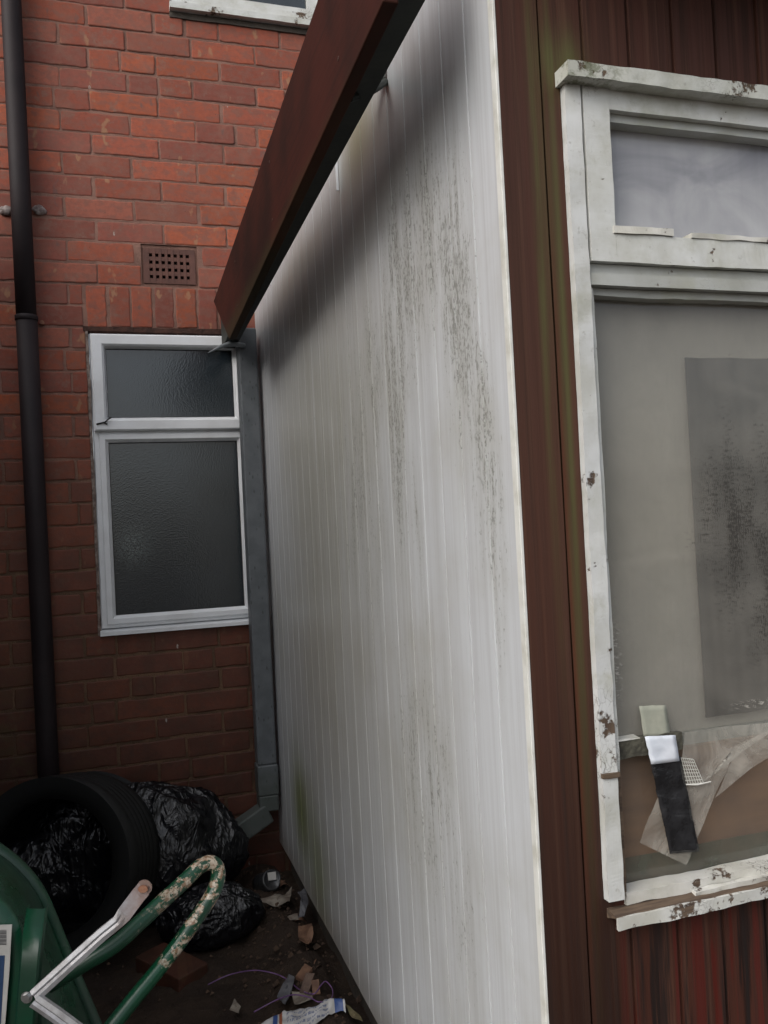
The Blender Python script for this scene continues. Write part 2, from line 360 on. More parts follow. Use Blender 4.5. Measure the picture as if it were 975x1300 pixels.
def mat_pane(name, film, colA, colB, specks=False, var=.5):
    """window pane: clear glass under a film of dust and condensation, with dried runs"""
    q = NM(name); sep = q.xyz()
    cl = q.noise(1, 4, .5, q.mp((7, 1, 11)), .8); run = q.noise(1, 5, .6, q.mp((70, 1, 3))); fine = q.noise(1, 4, .65, q.mp((380, 1, 190)))
    c = q.mix(q.step(cl, .3, .7), colA, colB)
    f = q.ma('ADD', film, q.ma('MULTIPLY', q.ma('SUBTRACT', cl, .5), var)); f = q.ma('ADD', f, q.ma('MULTIPLY', q.ma('SUBTRACT', run, .5), .12), clamp=True)
    if specks:
        # edge-to-edge clean strip at the bottom, mould specks over the dark area, dried drops at the left
        bl = q.ma('MULTIPLY', q.ma('MAXIMUM', q.blob(sep, .86, -.02, .08, .20, 0), q.blob(sep, .95, -.08, .13, .28, 0)), q.step(q.noise(1, 4, .6, q.mp((30, 1, 9))), .3, .6, .5, 1.1))
        thr = q.ma('SUBTRACT', .69, q.ma('MULTIPLY', bl, .25)); sp = q.ma('MULTIPLY', q.ma('MULTIPLY', q.ma('SUBTRACT', fine, thr), 12, clamp=True), q.step(sep[2], GZ-.33, GZ-.22))
        c = q.mix(q.ma('MULTIPLY', sp, .9), c, (.02, .02, .018)); f = q.ma('MAXIMUM', f, q.ma('MULTIPLY', sp, .8))
        cell = q.noise(1, 2, .5, q.mp((150, 1, 420))); dm = q.ma('MULTIPLY', q.ma('MAXIMUM', q.blob(sep, .648, -.20, .014, .10, 0), q.blob(sep, .88, -.285, .06, .008, 0)), q.step(cell, .55, .62))
        c = q.mix(dm, c, (.55, .52, .47)); f = q.ma('MAXIMUM', f, q.ma('MULTIPLY', dm, .7))
        low = q.step(sep[2], GZ-.335, GZ-.325, .22, 1); f = q.ma('MULTIPLY', f, low)
    df = q.n('ShaderNodeBsdfDiffuse'); q.put(df.inputs['Color'], c)
    tr = q.n('ShaderNodeBsdfTransparent'); q.put(tr.inputs[0], (.86, .88, .87))
    m1 = q.n('ShaderNodeMixShader'); q.put(m1.inputs[0], f); q.t.links.new(tr.outputs[0], m1.inputs[1]); q.t.links.new(df.outputs[0], m1.inputs[2])
    gl = q.n('ShaderNodeBsdfGlossy'); gl.inputs['Roughness'].default_value = .12; q.put(gl.inputs['Color'], (.9, .92, .95)); q.put(gl.inputs['Normal'], q.bump(q.noise(3, 2), .05, .01))
    fr = q.n('ShaderNodeFresnel'); fr.inputs['IOR'].default_value = 1.5
    bf = q.n('ShaderNodeNewGeometry').outputs['Backfacing']; m2 = q.n('ShaderNodeMixShader'); q.put(m2.inputs[0], q.ma('MULTIPLY', fr.outputs[0], q.ma('SUBTRACT', 1., bf))); q.t.links.new(m1.outputs[0], m2.inputs[1]); q.t.links.new(gl.outputs[0], m2.inputs[2])
    return q.done(m2.outputs[0])
M['pane_low'] = mat_pane('dusty_pane', .21, (.36, .335, .30), (.42, .39, .345), True, .16)
M['pane_top'] = mat_pane('misted_sky_pane', .55, (.38, .38, .42), (.58, .58, .60), False, .3)  # mist whose cloudy blue-white tones also paint in the reflected sky
M['curtain'] = mat_simple('taupe_sheet', (.56, .50, .45), (.64, .57, .50), .9, 3)
M['darkcloth'] = mat_simple('dark_blue_grey_cloth', (.016, .020, .024), (.028, .033, .038), .9, 9)
def mat_ply():
    q = NM('brown_board'); g = q.noise(1, 5, .6, q.mp((3, 1, 26)), .8); c = q.mix(q.step(g, .3, .7), (.34, .19, .12), (.24, .14, .10)); c = q.mix(q.step(q.noise(4), .5, .7, 0, .7), c, (.17, .11, .09))
    return q.done(q.bsdf(c, .6))
M['ply'] = mat_ply()
M['room'] = mat_simple('room_plaster', (.25, .23, .2), (.3, .27, .24), .9, 3)
def mat_sheet():
    q = NM('milky_plastic_film'); n = q.noise(16, 5, .6, dist=1.2)
    tr = q.n('ShaderNodeBsdfTransparent'); b = q.bsdf((.50, .47, .41), .35, q.bump(n, .6, .01), spec=.6)
    m1 = q.n('ShaderNodeMixShader'); q.put(m1.inputs[0], q.step(n, .3, .7, .25, .55)); q.t.links.new(tr.outputs[0], m1.inputs[1]); q.t.links.new(b, m1.inputs[2])
    return q.done(m1.outputs[0])
M['film'] = mat_sheet()
M['black_tape'] = mat_simple('black_cloth_tape', (.012, .012, .013), (.025, .025, .027), .24, 40, 1.0, .006, 24)
M['white_tape'] = mat_simple('white_paper_tape', (.62, .66, .72), (.70, .73, .78), .6, 20)
M['green_tape'] = mat_simple('pale_green_tape', (.30, .31, .25), (.36, .36, .29), .6, 40, .4, .001, 200)
M['galv'] = mat_simple('galvanised_metal', (.17, .19, .205), (.24, .26, .27), .5, 14, .3, .001, 90, .35)
def mat_pipe():
    q = NM('grey_pvc_pipe'); n = q.noise(16, 5); sp = q.vor(1, q.mp((60, 60, 26)))
    c = q.mix(q.step(n, .35, .65), (.080, .090, .098), (.11, .12, .13)); c = q.mix(q.step(sp, .1, .22, .7, 0), c, (.03, .035, .035))
    low = q.step(q.ma('ADD', q.xyz()[2], q.ma('MULTIPLY', n, .1)), GZ-.86, GZ-.70, .6, 0); c = q.mix(low, c, (.05, .06, .045))
    return q.done(q.bsdf(c, .5, q.bump(n, .1, .001), .0))
M['gpipe'] = mat_pipe()
M['bpipe'] = mat_simple('dark_brown_pipe_paint', (.014, .009, .010), (.020, .013, .014), .65, 7, .3, .001, 90, 0, .3)
M['filler'] = mat_simple('pale_wall_filler', (.35, .30, .28), (.14, .1, .09), .9, 60, .8, .004, 120)
M['terracotta'] = mat_simple('dark_terracotta', (.095, .042, .032), (.13, .055, .04), .8, 20, .4, .002, 150)
M['hole'] = mat_simple('near_black', (.006, .005, .005), (.01, .008, .008), .95)  # near-black colour stands in for the unlit hollow behind vent and window
M['lintel'] = mat_simple('rusty_lintel_edge', (.035, .015, .01), (.07, .028, .018), .9, 30, .8, .004, 100)
M['sealant'] = mat_simple('old_sealant', (.25, .2, .17), (.09, .06, .05), .8, 50, .8, .003, 120)
M['rubber_tyre'] = mat_simple('tyre_rubber', (.0025, .003, .003), (.0045, .005, .005), .6, 9, .4, .002, 60)
def mat_bag():
    q = NM('black_bin_liner'); w = q.noise(1, 3, .5, q.mp((6, 6, 2.4)), 1.2); w2 = q.noise(1, 3, .5, q.mp((19, 19, 8), loc=(3, 1, 0)), 1.6)
    r1 = q.ma('POWER', q.ma('SUBTRACT', 1, q.ma('ABSOLUTE', q.ma('MULTIPLY', q.ma('SUBTRACT', w, .5), 5)), clamp=True), 2)
    r2 = q.ma('POWER', q.ma('SUBTRACT', 1, q.ma('ABSOLUTE', q.ma('MULTIPLY', q.ma('SUBTRACT', w2, .5), 5)), clamp=True), 2)
    return q.done(q.bsdf((.004, .0042, .006), .30, q.bump(q.ma('ADD', r1, q.ma('MULTIPLY', r2, .25)), .8, .014), spec=.6))
M['bag'] = mat_bag()
def mat_green(name, chips, moss=False):
    q = NM(name); sep = q.xyz(); n = q.noise(60, 7, .7, q.mp((1, 1, 1))); n0 = q.noise(9, 4, .6)
    c = q.mix(q.step(n0, .35, .65), (.004, .052, .024), (.006, .034, .018))
    if chips:
        reg = q.step(q.ma('ADD', sep[0], q.ma('MULTIPLY', n0, .04)), chips[0], chips[1]); 
        ch = q.step(q.ma('ADD', n, q.ma('MULTIPLY', reg, .12)), .62, .65)
        c = q.mix(q.ma('MULTIPLY', ch, reg), c, q.mix(q.step(q.noise(160, 3), .4, .6), (.42, .36, .28), (.20, .12, .07)))
        c = q.mix(q.step(q.noise(200, 3, .7), .68, .72, 0, .6), c, (.01, .03, .018))
    nr = q.bump(n, .25, .001)
    return q.done(q.bsdf(c, q.step(n0, .3, .7, .25, .42), nr))
M['green_tray'] = mat_green('green_enamel', None)
M['green_tube'] = mat_green('chipped_green_enamel', (.0, .09))
def mat_galv2():
    q = NM('bare_zinc_strut'); sep = q.xyz(); n = q.noise(40, 6, .65); c = q.mix(q.step(n, .35, .65), (.42, .42, .43), (.28, .27, .27))
    rust = q.step(q.ma('ADD', sep[0], q.ma('MULTIPLY', n, .05)), -.01, .04); c = q.mix(q.ma('MULTIPLY', rust, .65), c, (.30, .17, .12))
    return q.done(q.bsdf(c, .42, q.bump(n, .2, .001), .45))
M['zinc'] = mat_galv2()
M['rust'] = mat_simple('rust', (.20, .08, .045), (.30, .15, .09), .8, 90, .5, .001, 200)
M['bolt'] = mat_simple('zinc_bolt', (.5, .5, .5), (.4, .4, .4), .3, 90, .1, .001, 200, .9)
M['paper'] = mat_simple('dirty_paper', (.26, .23, .19), (.14, .11, .085), .85, 30, .5, .003, 60)
M['card'] = mat_simple('torn_brown_card', (.11, .055, .034), (.20, .11, .065), .7, 40, .5, .003, 80)
M['oldwood'] = mat_simple('damp_wood_offcut', (.15, .10, .075), (.08, .05, .038), .8, 40, .6, .002, 120)
M['slate'] = mat_simple('broken_grey_slate', (.09, .09, .10), (.14, .14, .15), .7, 20)
M['twine'] = mat_simple('purple_plastic_twine', (.12, .055, .16), (.16, .08, .20), .4, 60)
M['leaf'] = mat_simple('withered_leaf', (.12, .11, .05), (.16, .13, .07), .7, 40)
M['debris'] = mat_simple('soil_crumbs', (.05, .03, .02), (.09, .055, .035), .9, 60, .6, .003, 120)
M['fence'] = mat_simple('shade_fence_board', (.10, .065, .045), (.06, .042, .032), .8, 6)
M['can'] = mat_simple('dull_tin', (.03, .035, .04), (.08, .08, .08), .35, 20, .5, .004, 50, .5)
M['whitelabel'] = mat_simple('white_printed_label', (.5, .49, .46), (.42, .41, .38), .5, 20)

# ------------------------------------------------------------------ ground: one sheet to the horizon, fine near the camera
def ground():
    q = NM('damp_soil'); n = q.noise(7, 8, .7); n2 = q.noise(45, 6, .7); v = q.vor(30)
    c = q.mix(q.step(n, .35, .65), (.024, .015, .010), (.044, .028, .018)); c = q.mix(q.step(n2, .6, .72, 0, .7), c, (.075, .05, .034)); c = q.mix(q.step(q.noise(90, 4, .7), .64, .7, 0, .6), c, (.02, .014, .01))
    h = q.ma('ADD', q.ma('MULTIPLY', n2, 1.), q.ma('MULTIPLY', v, .4))
    mt = q.done(q.bsdf(c, .75, q.bump(h, .9, .012), spec=.35))
    def axis(lo, hi, step, far):
        a = []; x = lo
        while x <= hi: a.append(x); x += step
        return [-f for f in far] + a + [f for f in far[::-1]]
    xs = axis(-1.0, .62, .02, [150, 40, 12, 5, 3, 2, 1.4]); ys = axis(1.6, 3.1, .02, [150, 40, 12, 6, 3, 1, .2]); ys = sorted(set([150, 40, 12, 6] + ys)); xs = sorted(set(xs))
    v = []; f = []
    for y in ys:
        for x in xs:
            z = -1.2
            if -1.05 < x < .65 and 1.5 < y < 3.1:
                z += .016*mn.fractal(Vector((x*7, y*7, 0)), 1., 2., 4) + .007*mn.fractal(Vector((x*28, y*28, 3)), 1., 2., 3)
                z += .035*math.exp(-((x-.42)/.07)**2)*(1+.5*mn.noise(Vector((y*9, 1, 1))))
                if x > .50: z -= .02
            v.append((x, y, z))
    nx = len(xs)
    for j in range(len(ys)-1):
        for i in range(nx-1): f.append((j*nx+i, j*nx+i+1, (j+1)*nx+i+1, (j+1)*nx+i))
    tag(obj('ground', v, f, mt, smooth=True, origin=(0, 0, -1.2)), kind='structure')
ground()

# ------------------------------------------------------------------ brick house
D = 3.041
house = empty('brick_house', (-.3, D, -1.2), 'red brick house wall with dark lower courses, a black downpipe and two white framed windows', 'house')
Z0 = 1.7828; ROW = .075
OPEN = [(-.075, .475, -.322, .735), (.117, .309, .884, 1.032), (.258, .87, 1.872, 2.75)]
def cut(x0, x1, z0, z1):
    segs = [(x0, x1)]
    for a, b, c, d in OPEN:
        if z1 <= c+.02 or z0 >= d-.02: continue
        ns = []
        for s0, s1 in segs:
            if s1 <= a or s0 >= b: ns.append((s0, s1)); continue
            if s0 < a-.012: ns.append((s0, a-.004))
            if s1 > b+.012: ns.append((b+.004, s1))
        segs = ns
    return segs
bm_v = []; bm_f = []; tints = []
TC = [(.30, .082, .050), (.27, .074, .047), (.33, .088, .050), (.25, .078, .056), (.29, .094, .062), (.23, .070, .050), (.36, .095, .048)]
def brick(x0, x1, z0, z1, nx=6, nz=3, tint=None):
    if x1-x0 < .016: return
    j = lambda a: (random.random()-.5)*a
    x0 += j(.006); x1 += j(.006); z0 += j(.004); z1 += j(.004); tilt = j(.004); dy = j(.006); sk = j(.03)
    n0 = len(bm_v); s = random.random()*100; L = x1-x0; H = z1-z0; e_ = .0032
    us = [0, e_/L] + [e_/L+(1-2*e_/L)*i/(nx-2) for i in range(1, nx-2)] + [1-e_/L, 1]
    ts = [0, e_/H] + [e_/H+(1-2*e_/H)*i/(nz-2) for i in range(1, nz-2)] + [1-e_/H, 1]
    for k in range(nz+1):
        for i in range(nx+1):
            u = us[i]; t = ts[k]; e = min(i, nx-i, k, nz-k); cn = (i in (0, nx)) and (k in (0, nz))
            p = Vector((x0+L*u, 0, z0+H*t + tilt*(u-.5)))
            q = mn.noise_vector(Vector((p.x*60+s, p.z*60, s))); q2 = mn.noise_vector(Vector((p.x*14+s, p.z*14, s)))
            cx_ = (.5-u)*.02/max(L*4, .2) if cn else 0
            bm_v.append((p.x + q.x*.0026 + q2.x*.0018 + cx_, D + dy*.5 + sk*(u-.5)*.05 + (.0016 if e == 0 else 0) + q2.y*.0003 + (.0012*abs(q.z) if e == 1 else 0), p.z + q.z*.0026 + q2.z*.0018 + ((.5-t)*.006 if cn else 0)))
    W = nx+1
    for k in range(nz):
        for i in range(nx): bm_f.append((n0+k*W+i, n0+k*W+i+1, n0+(k+1)*W+i+1, n0+(k+1)*W+i))
    ring = [n0+i for i in range(nx)] + [n0+k*W+nx for k in range(nz)] + [n0+nz*W+nx-i for i in range(nx)] + [n0+(nz-k)*W for k in range(nz)]
    b0 = len(bm_v)
    for r in ring: bm_v.append((bm_v[r][0], D+.03, bm_v[r][2]))
    for i in range(len(ring)):
        a, b = ring[i], ring[(i+1) % len(ring)]; bm_f.append((b, a, b0+i, b0+(i+1) % len(ring)))
    t = tint or random.choice(TC); g = random.uniform(.82, 1.15)
    tints.append((n0, len(bm_v), tuple(c*g for c in t)))
for i in range(-14, 41):
    z1 = Z0 - ROW*i - .0042; z0 = Z0 - ROW*(i+1) + .0042
    if i == 12 or i == 13:
        if i == 12:
            x = -.0745
            while x < .56: brick(x+.005, x+.070, Z0-ROW*14+.004, z1, 6, 12); x += .075
    ph = .323 if i % 2 == 0 else .420
    k = -14
    while ph + .225*k < (2.0 if z0 > .75 else .64):
        x0 = ph+.225*k+.004; x1 = ph+.225*(k+1)-.004; k += 1
        halves = [(x0, x1)]
        if random.random() < .16: mdl = x0+random.choice((.1025, .1025, .14)); halves = [(x0, mdl-.004), (mdl+.005, x1)]
        for h0, h1 in halves:
            if i in (12, 13):
                if h0 > -.09: continue
                h1 = min(h1, -.085)
            tint = (.36, .085, .035) if i in (17, 18) and h1 < -.05 and random.random() < .8 else None
            for s0, s1 in cut(h0, h1, z0, z1):
                if s0 < -3: continue
                brick(s0, s1, z0, z1, max(5, int((s1-s0)/.014)), 6, tint)
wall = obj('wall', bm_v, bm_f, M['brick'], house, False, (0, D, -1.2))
ca = wall.data.color_attributes.new('tint', 'FLOAT_COLOR', 'POINT')
for a, b, c in tints:
    for k in range(a, b): ca.data[k].color = (*c, 1)
mb = MB(); T = .0030
for a, b, c, d in [(-3, -.075, -1.3, 2.85), (.475, .66, -1.3, 1.032), (-.075, .475, -1.3, -.322), (-.075, .475, .735, .884), (-.075, .117, .884, 1.032), (.309, .475, .884, 1.032),
                   (-.075, 2.2, 1.032, 1.872), (.66, 2.2, .75, 1.032), (-.075, .258, 1.872, 2.85), (.87, 2.2, 1.872, 2.85)]:
    mb.box(a, b, D+T, D+.11, c, d)
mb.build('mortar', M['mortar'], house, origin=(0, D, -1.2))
MB().box(-.10, .60, D+.004, D+.03, .716, .735).rough(-.085, .60, D-.002, D+.02, .720, .736, .01, .003, 3).build('lintel_edge', M['lintel'], house)

# air brick with real holes
af = MB(); X0, X1, A0, A1 = .124, .301, .895, 1.019
nxh, nzh = 7, 4; hw = .0115; px = (X1-X0-.03)/nxh; pz = (A1-A0-.022)/nzh
xs = [X0]; zs = [A0]
for i in range(nxh): c = X0+.015+px*(i+.5); xs += [c-hw/2, c+hw/2]
for i in range(nzh): c = A0+.011+pz*(i+.5); zs += [c-hw/2, c+hw/2]
xs.append(X1); zs.append(A1)
for i in range(0, len(xs)-1, 2): af.box(xs[i], xs[i+1], D+.004, D+.03, A0, A1)
for i in range(1, len(xs)-1, 2):
    for k in range(0, len(zs)-1, 2): af.box(xs[i]-.0004, xs[i+1]+.0004, D+.0052, D+.029, zs[k], zs[k+1])
air = af.build('air_brick', M['terracotta'], house)
MB().box(X0-.01, X1+.01, D+.0302, D+.034, A0-.012, A1+.013).build('vent_shade_plate', M['hole'], air)
mb = MB(); mb.rough(X0-.009, X0, D+.0095, D+.03, A0-.01, A1+.012, .01, .002, 1); mb.rough(X1, X1+.008, D+.0095, D+.03, A0-.01, A1+.012, .01, .002, 2)
mb.rough(X0-.009, X1+.008, D+.0085, D+.03, A1, A1+.012, .01, .002, 5); mb.rough(X0-.009, X1+.008, D+.0085, D+.03, A0-.011, A0, .01, .002, 6)
mb.build('pointing', M['mortar'], air)

# small uPVC window: mitred profile frames
def profile_frame(mb, x0, x1, z0, z1, prof):
    """prof: list of (inset, y) from the outside edge inward; mitred at the corners"""
    rings = []
    for ins, y in prof: rings.append([(x0+ins, y, z0+ins), (x1-ins, y, z0+ins), (x1-ins, y, z1-ins), (x0+ins, y, z1-ins)])
    v = [p for r in rings for p in r]; f = []
    for k in range(len(rings)-1):
        for i in range(4): f.append((k*4+i, k*4+(i+1) % 4, (k+1)*4+(i+1) % 4, (k+1)*4+i))
    return mb.add(v, f)
def upvc_window(name, label, x0, x1, z0, z1, tr, glass=M['frost']):
    win = empty(name, ((x0+x1)/2, D, z0), None, None); win.parent = house; win.location = win.location - wloc(house)
    if label: win['label'] = label
    yf = D-.004
    mb = MB(); profile_frame(mb, x0, x1, z0, z1, [(0, D+.05), (0, yf+.012), (.004, yf+.008), (.022, yf+.008), (.026, yf+.02), (.026, D+.06)])
    mb.box(x0+.024, x1-.024, yf+.010, D+.06, tr-.016, tr+.016)
    mb.build('frame', M['upvc'], win)
    mb = MB(); P = [(0, yf+.02), (0, yf-.010), (.005, yf-.014), (.034, yf-.014), (.041, yf-.008), (.047, yf+.010), (.047, yf+.03)]
    profile_frame(mb, x0+.006, x1-.004, tr-.004, z1-.004, P); mb.build('sash', M['upvc'], win)
    mb = MB(); profile_frame(mb, x0+.018, x1-.016, z0+.012, tr-.012, [(0, yf+.02), (0, yf+.002), (.004, yf-.001), (.020, yf-.001), (.031, yf+.012), (.031, yf+.03)]); mb.build('glazing_bead', M['upvc'], win)
    mb = MB(); profile_frame(mb, x0+.051, x1-.049, tr+.041, z1-.049, [(0, yf+.0095), (.003, yf+.0095), (.003, yf+.02)])
    profile_frame(mb, x0+.048, x1-.046, z0+.042, tr-.042, [(0, yf+.0115), (.003, yf+.0115), (.003, yf+.02)]); mb.build('gasket', M['rubber'], win)
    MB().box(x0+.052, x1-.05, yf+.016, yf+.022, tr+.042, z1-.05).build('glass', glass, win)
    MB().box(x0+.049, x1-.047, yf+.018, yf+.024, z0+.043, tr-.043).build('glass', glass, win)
    return win
upw = upvc_window('window', 'white plastic window of frosted glass, small top light over a tall pane', -.068, .467, -.298, .713, .380)
mb = MB(); mb.add([(-.072, D-.022, -.320), (.467, D-.022, -.320), (.467, D-.022, -.308), (-.072, D-.022, -.308), (-.072, D+.03, -.298), (.467, D+.03, -.298), (-.072, D+.03, -.320), (.467, D+.03, -.320)],
                  [(0, 1, 2, 3), (3, 2, 5, 4), (0, 6, 7, 1), (0, 3, 4, 6), (1, 7, 5, 2)]); mb.build('sill', M['upvc'], upw)
mb = MB(); mb.rough(-.078, -.069, D-.001, D+.03, -.32, .72, .008, .0025, 8); mb.build('sealant', M['sealant'], upw)
mb = MB(); mb.tube([(-.030, D-.018, .402), (-.018, D-.024, .413), (-.006, D-.026, .420)], .0025, 6); mb.tube([(-.055, D-.019, .398), (-.03, D-.022, .404), (-.02, D-.02, .398)], .003, 6)
mb.build('hinge_stay', M['hole'], upw)
# dark room behind, so nothing shows through
MB().box(-.07, .47, D+.10, D+.11, -.32, .73).build('room_shade_plate', M['hole'], house)

# upper painted timber window
uw = empty('window', (.56, D, 1.87), None, None); uw.parent = house; uw.location = uw.location - wloc(house); uw['label'] = 'white painted timber window above, only its bottom edge in view'
mb = MB(); mb.rough(.262, .83, D-.012, D+.05, 1.892, 1.925, .012, .001, 4); mb.rough(.262, .30, D-.010, D+.05, 1.925, 2.7, .012, .001, 5); mb.rough(.80, .84, D-.010, D+.05, 1.925, 2.7, .012, .001, 6); mb.rough(.262, .84, D-.012, D+.05, 2.66, 2.70, .012, .001, 7)
mb.build('frame', M['paint_h'], uw)
mb = MB(); mb.rough(.302, .798, D-.001, D+.04, 1.927, 1.948, .012, .001, 14); mb.rough(.302, .425, D+.001, D+.04, 1.948, 2.65, .012, .001, 15); mb.rough(.757, .798, D+.001, D+.04, 1.948, 2.65, .012, .001, 16)
mb.rough(.302, .798, D-.001, D+.04, 2.62, 2.655, .012, .001, 17)
mb.build('sash', M['paint_h'], uw)
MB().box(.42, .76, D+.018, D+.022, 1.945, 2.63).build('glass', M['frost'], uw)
MB().rough(.252, .85, D-.03, D+.04, 1.870, 1.8915, .012, .0012, 9).build('sill', M['paint_h'], uw)
MB().rough(.252, .87, D-.006, D+.03, 1.848, 1.868, .012, .0025, 19).build('sill_shadow_bed', M['concrete'], uw)

# black downpipe on the brick
pc = empty('downpipe', (-.258, D-.045, -1.2), None, None); pc.parent = house; pc.location = pc.location - wloc(house)
zj = onY(35, 403, D-.045).z
a_ = onY(14, 0, D-.045); b_ = onY(63, 1010, D-.045)
def pipx(z): return a_.x + (b_.x-a_.x)*(a_.z-z)/(a_.z-b_.z)
MB().tube([(pipx(z), D-.045, z) for z in (-1.16, -.6, 0, zj)], .0335, 28).build('lower_length', M['bpipe'], pc, True)
MB().tube([(pipx(z), D-.045, z) for z in (zj, 1.2, 2.0, 2.85)], .0320, 28).build('upper_length', M['bpipe'], pc, True)
mb = MB(); mb.tube([(pipx(zj), D-.045, zj-.012), (pipx(zj), D-.045, zj-.010), (pipx(zj), D-.045, zj+.004), (pipx(zj), D-.045, zj+.006)], [.034, .0362, .0362, .034], 28); mb.build('collar', M['bpipe'], pc, True)
mb = MB(); mb.tube([(pipx(zj)+.045, D+.005, zj-.008), (pipx(zj)+.045, D-.018, zj-.008)], .007, 10); mb.build('screw', M['rust'], pc)
zb = onY(30, 268, D).z
for sx in (-1, 1):
    mb = MB(); c0 = Vector((pipx(zb)+sx*.052, D-.006, zb+.004*sx)); vv = []; ff = []
    n_ = 12
    for i in range(6):
        th = PI*i/5
        for k in range(n_):
            ph_ = 2*PI*k/n_; d_ = Vector((math.sin(th)*math.cos(ph_), math.cos(th)*.6, math.sin(th)*math.sin(ph_)))
            vv.append(c0 + Vector((d_.x*.022, d_.y*.016, d_.z*.017))*(1+.5*mn.noise(d_*2.2+Vector((sx*5, 0, 0)))))
    for i in range(5):
        for k in range(n_): ff.append((i*n_+k, i*n_+(k+1) % n_, (i+1)*n_+(k+1) % n_, (i+1)*n_+k))
    mb.add(vv, ff); mb.build('bracket_ear', M['filler'], pc, True)

# ------------------------------------------------------------------ the white clad extension
XS = .505; YF = 1.005
ext = empty('extension', (1.2, 2.0, -1.2), 'lean-to room with white plastic clad side, dark red boarded front and old white window', 'extension')
prof = []; gy = 1.106-.0885; y = gy
prof.append((YF+.013, 0.0))
while y < D-.02:
    if y > YF+.02: prof += [(y-.0028, 0), (y-.0012, .0028), (y+.0010, .0028), (y+.0016, 0)]
    y += .0885
prof.append((D-.002, 0)); zsn = [-1.105+(.98+1.105)*i/40 for i in range(41)]; v = []; f = []
for z in zsn:
    for (yy, dx) in prof: v.append((XS+dx + .0022*mn.noise(Vector((yy*2.4, z*1.6, 4))), yy, z))
n_ = len(prof)
for k in range(40):
    for i in range(n_-1): f.append((k*n_+i, k*n_+i+1, (k+1)*n_+i+1, (k+1)*n_+i))
b0 = len(v)
v += [(XS+.03, YF+.013, -1.105), (XS+.03, D-.002, -1.105), (XS+.03, YF+.013, .98), (XS+.03, D-.002, .98)]
f.append((b0, b0+1, b0+3, b0+2)); f.append(tuple(range(n_)) + (b0+1, b0)); f.append(tuple(40*n_+i for i in range(n_)) + (b0+3, b0+2))
cl = obj('side_cladding', v, f, M['clad'], ext, False, (XS, 2, -1.105))
q = NM('bright_trim'); M['trim'] = q.done(q.bsdf(q.mix(q.step(q.noise(20, 5), .4, .7), (.70, .70, .66), (.52, .51, .45)), .35))
MB().box(XS-.004, XS+.0008, YF-.0015, YF+.0128, -1.11, .98).build('corner_trim', M['trim'], ext, bevel=.001)
for (x_, y_, dz_) in ((429, 215, .12), (344, 350, .07)):
    p_ = onX(x_, y_, XS); mb = MB(); mb.box(XS-.006, XS-.0005, p_.y-.002, p_.y+.002, p_.z-dz_*.4, .98); mb.build('joint_strip', M['upvc'], ext)
MB().rough(XS+.035, XS+.09, YF+.06, D-.002, -1.32, -1.06, .03, .004, 2).build('plinth', M['concrete'], ext)

# front boarding
def boards(mb, x0, x1, z0, z1, pitch=.0735, first=.636, y=YF):
    pr = [(x0, 0)]; g = first - pitch*20
    while g < x1-.006:
        if g > x0+.006: pr += [(g-.0045, 0), (g-.002, .005), (g+.001, .005), (g+.002, 0)]
        g += pitch
    pr.append((x1, 0)); nz = max(1, int((z1-z0)/.12)); v = []; f = []
    for k in range(nz+1):
        z = z0+(z1-z0)*k/nz
        for x, d in pr: v.append((x, y+d+.0012*mn.noise(Vector((x*20, z*3, 1))), z))
    n = len(pr)
    for k in range(nz):
        for i in range(n-1): f.append((k*n+i, (k+1)*n+i, (k+1)*n+i+1, k*n+i+1))
    mb.add(v, f)
mb = MB(); mb.rough(XS+.0014, .5665, YF-.001, YF+.012, -1.25, .87, .05, .0004, 1); mb.build('corner_board', M['stain'], ext)
mb = MB(); boards(mb, .5695, .5965, -1.25, .87); boards(mb, .5965, 1.60, .5975, .87); boards(mb, .5965, 1.60, -1.25, -.512); boards(mb, 1.60, 2.6, -1.25, .87)
mb.box(.565, .5955, YF+.012, YF+.05, -1.25, .87); mb.box(.598, 1.60, YF+.012, YF+.05, .6265, .87); mb.box(.598, 1.60, YF+.012, YF+.05, -1.25, -.57)
mb.build('front_boarding', M['stain'], ext, origin=(1, YF, -1.25))
mb = MB(); mb.box(.53, 2.7, .86, D-.003, .871, .91); mb.build('roof', M['roof'], ext)
mb = MB(); mb.box(.53, 2.7, .84, .858, .80, .925); mb.build('front_fascia', M['fascia'], ext)

# eave board that hangs clear of the cladding, its dark backing and brackets
XB = .357
def bline(x, y): p = onX(x, y, XB); return p
tA = bline(403, 0); tB = bline(270, 385); bA = bline(487, 0); bB = bline(320, 375); tip = bline(291, 431)
def lerpz(p, q, y): return p.z + (q.z-p.z)*(y-p.y)/(q.y-p.y)
y0 = 1.027
poly = [(XB, y0, lerpz(bA, bB, y0)), (XB, tip.y, tip.z), (XB, min(tB.y, D-.02), tB.z), (XB, y0, lerpz(tA, tB, y0))]
mb = MB(); mb.prism(poly, (.022, 0, 0)); fb = mb.build('fascia_board', M['fascia'], ext, bevel=.002)
for yy in (1.25, 1.85, 2.45):
    for dz in (.06, .19):
        zz = lerpz(bA, bB, yy)+dz; mb = MB(); mb.tube([(XB-.0008, yy, zz), (XB+.003, yy, zz)], .0035, 10); mb.build('screw', M['lintel'], fb)
PXI = .425; g1 = onX(540, 0, PXI); g2 = onX(335, 375, PXI)
zb0 = lerpz(g1, g2, y0); zb1 = lerpz(g1, g2, D-.02)
mb = MB(); mb.prism([(XB+.0225, y0, zb0), (XB+.0225, D-.02, zb1), (XB+.0225, D-.02, zb1+.12), (XB+.0225, y0, zb0+.12)], (PXI-XB-.0225, 0, 0)); mb.build('wall_plate', M['dark_timber'], ext)
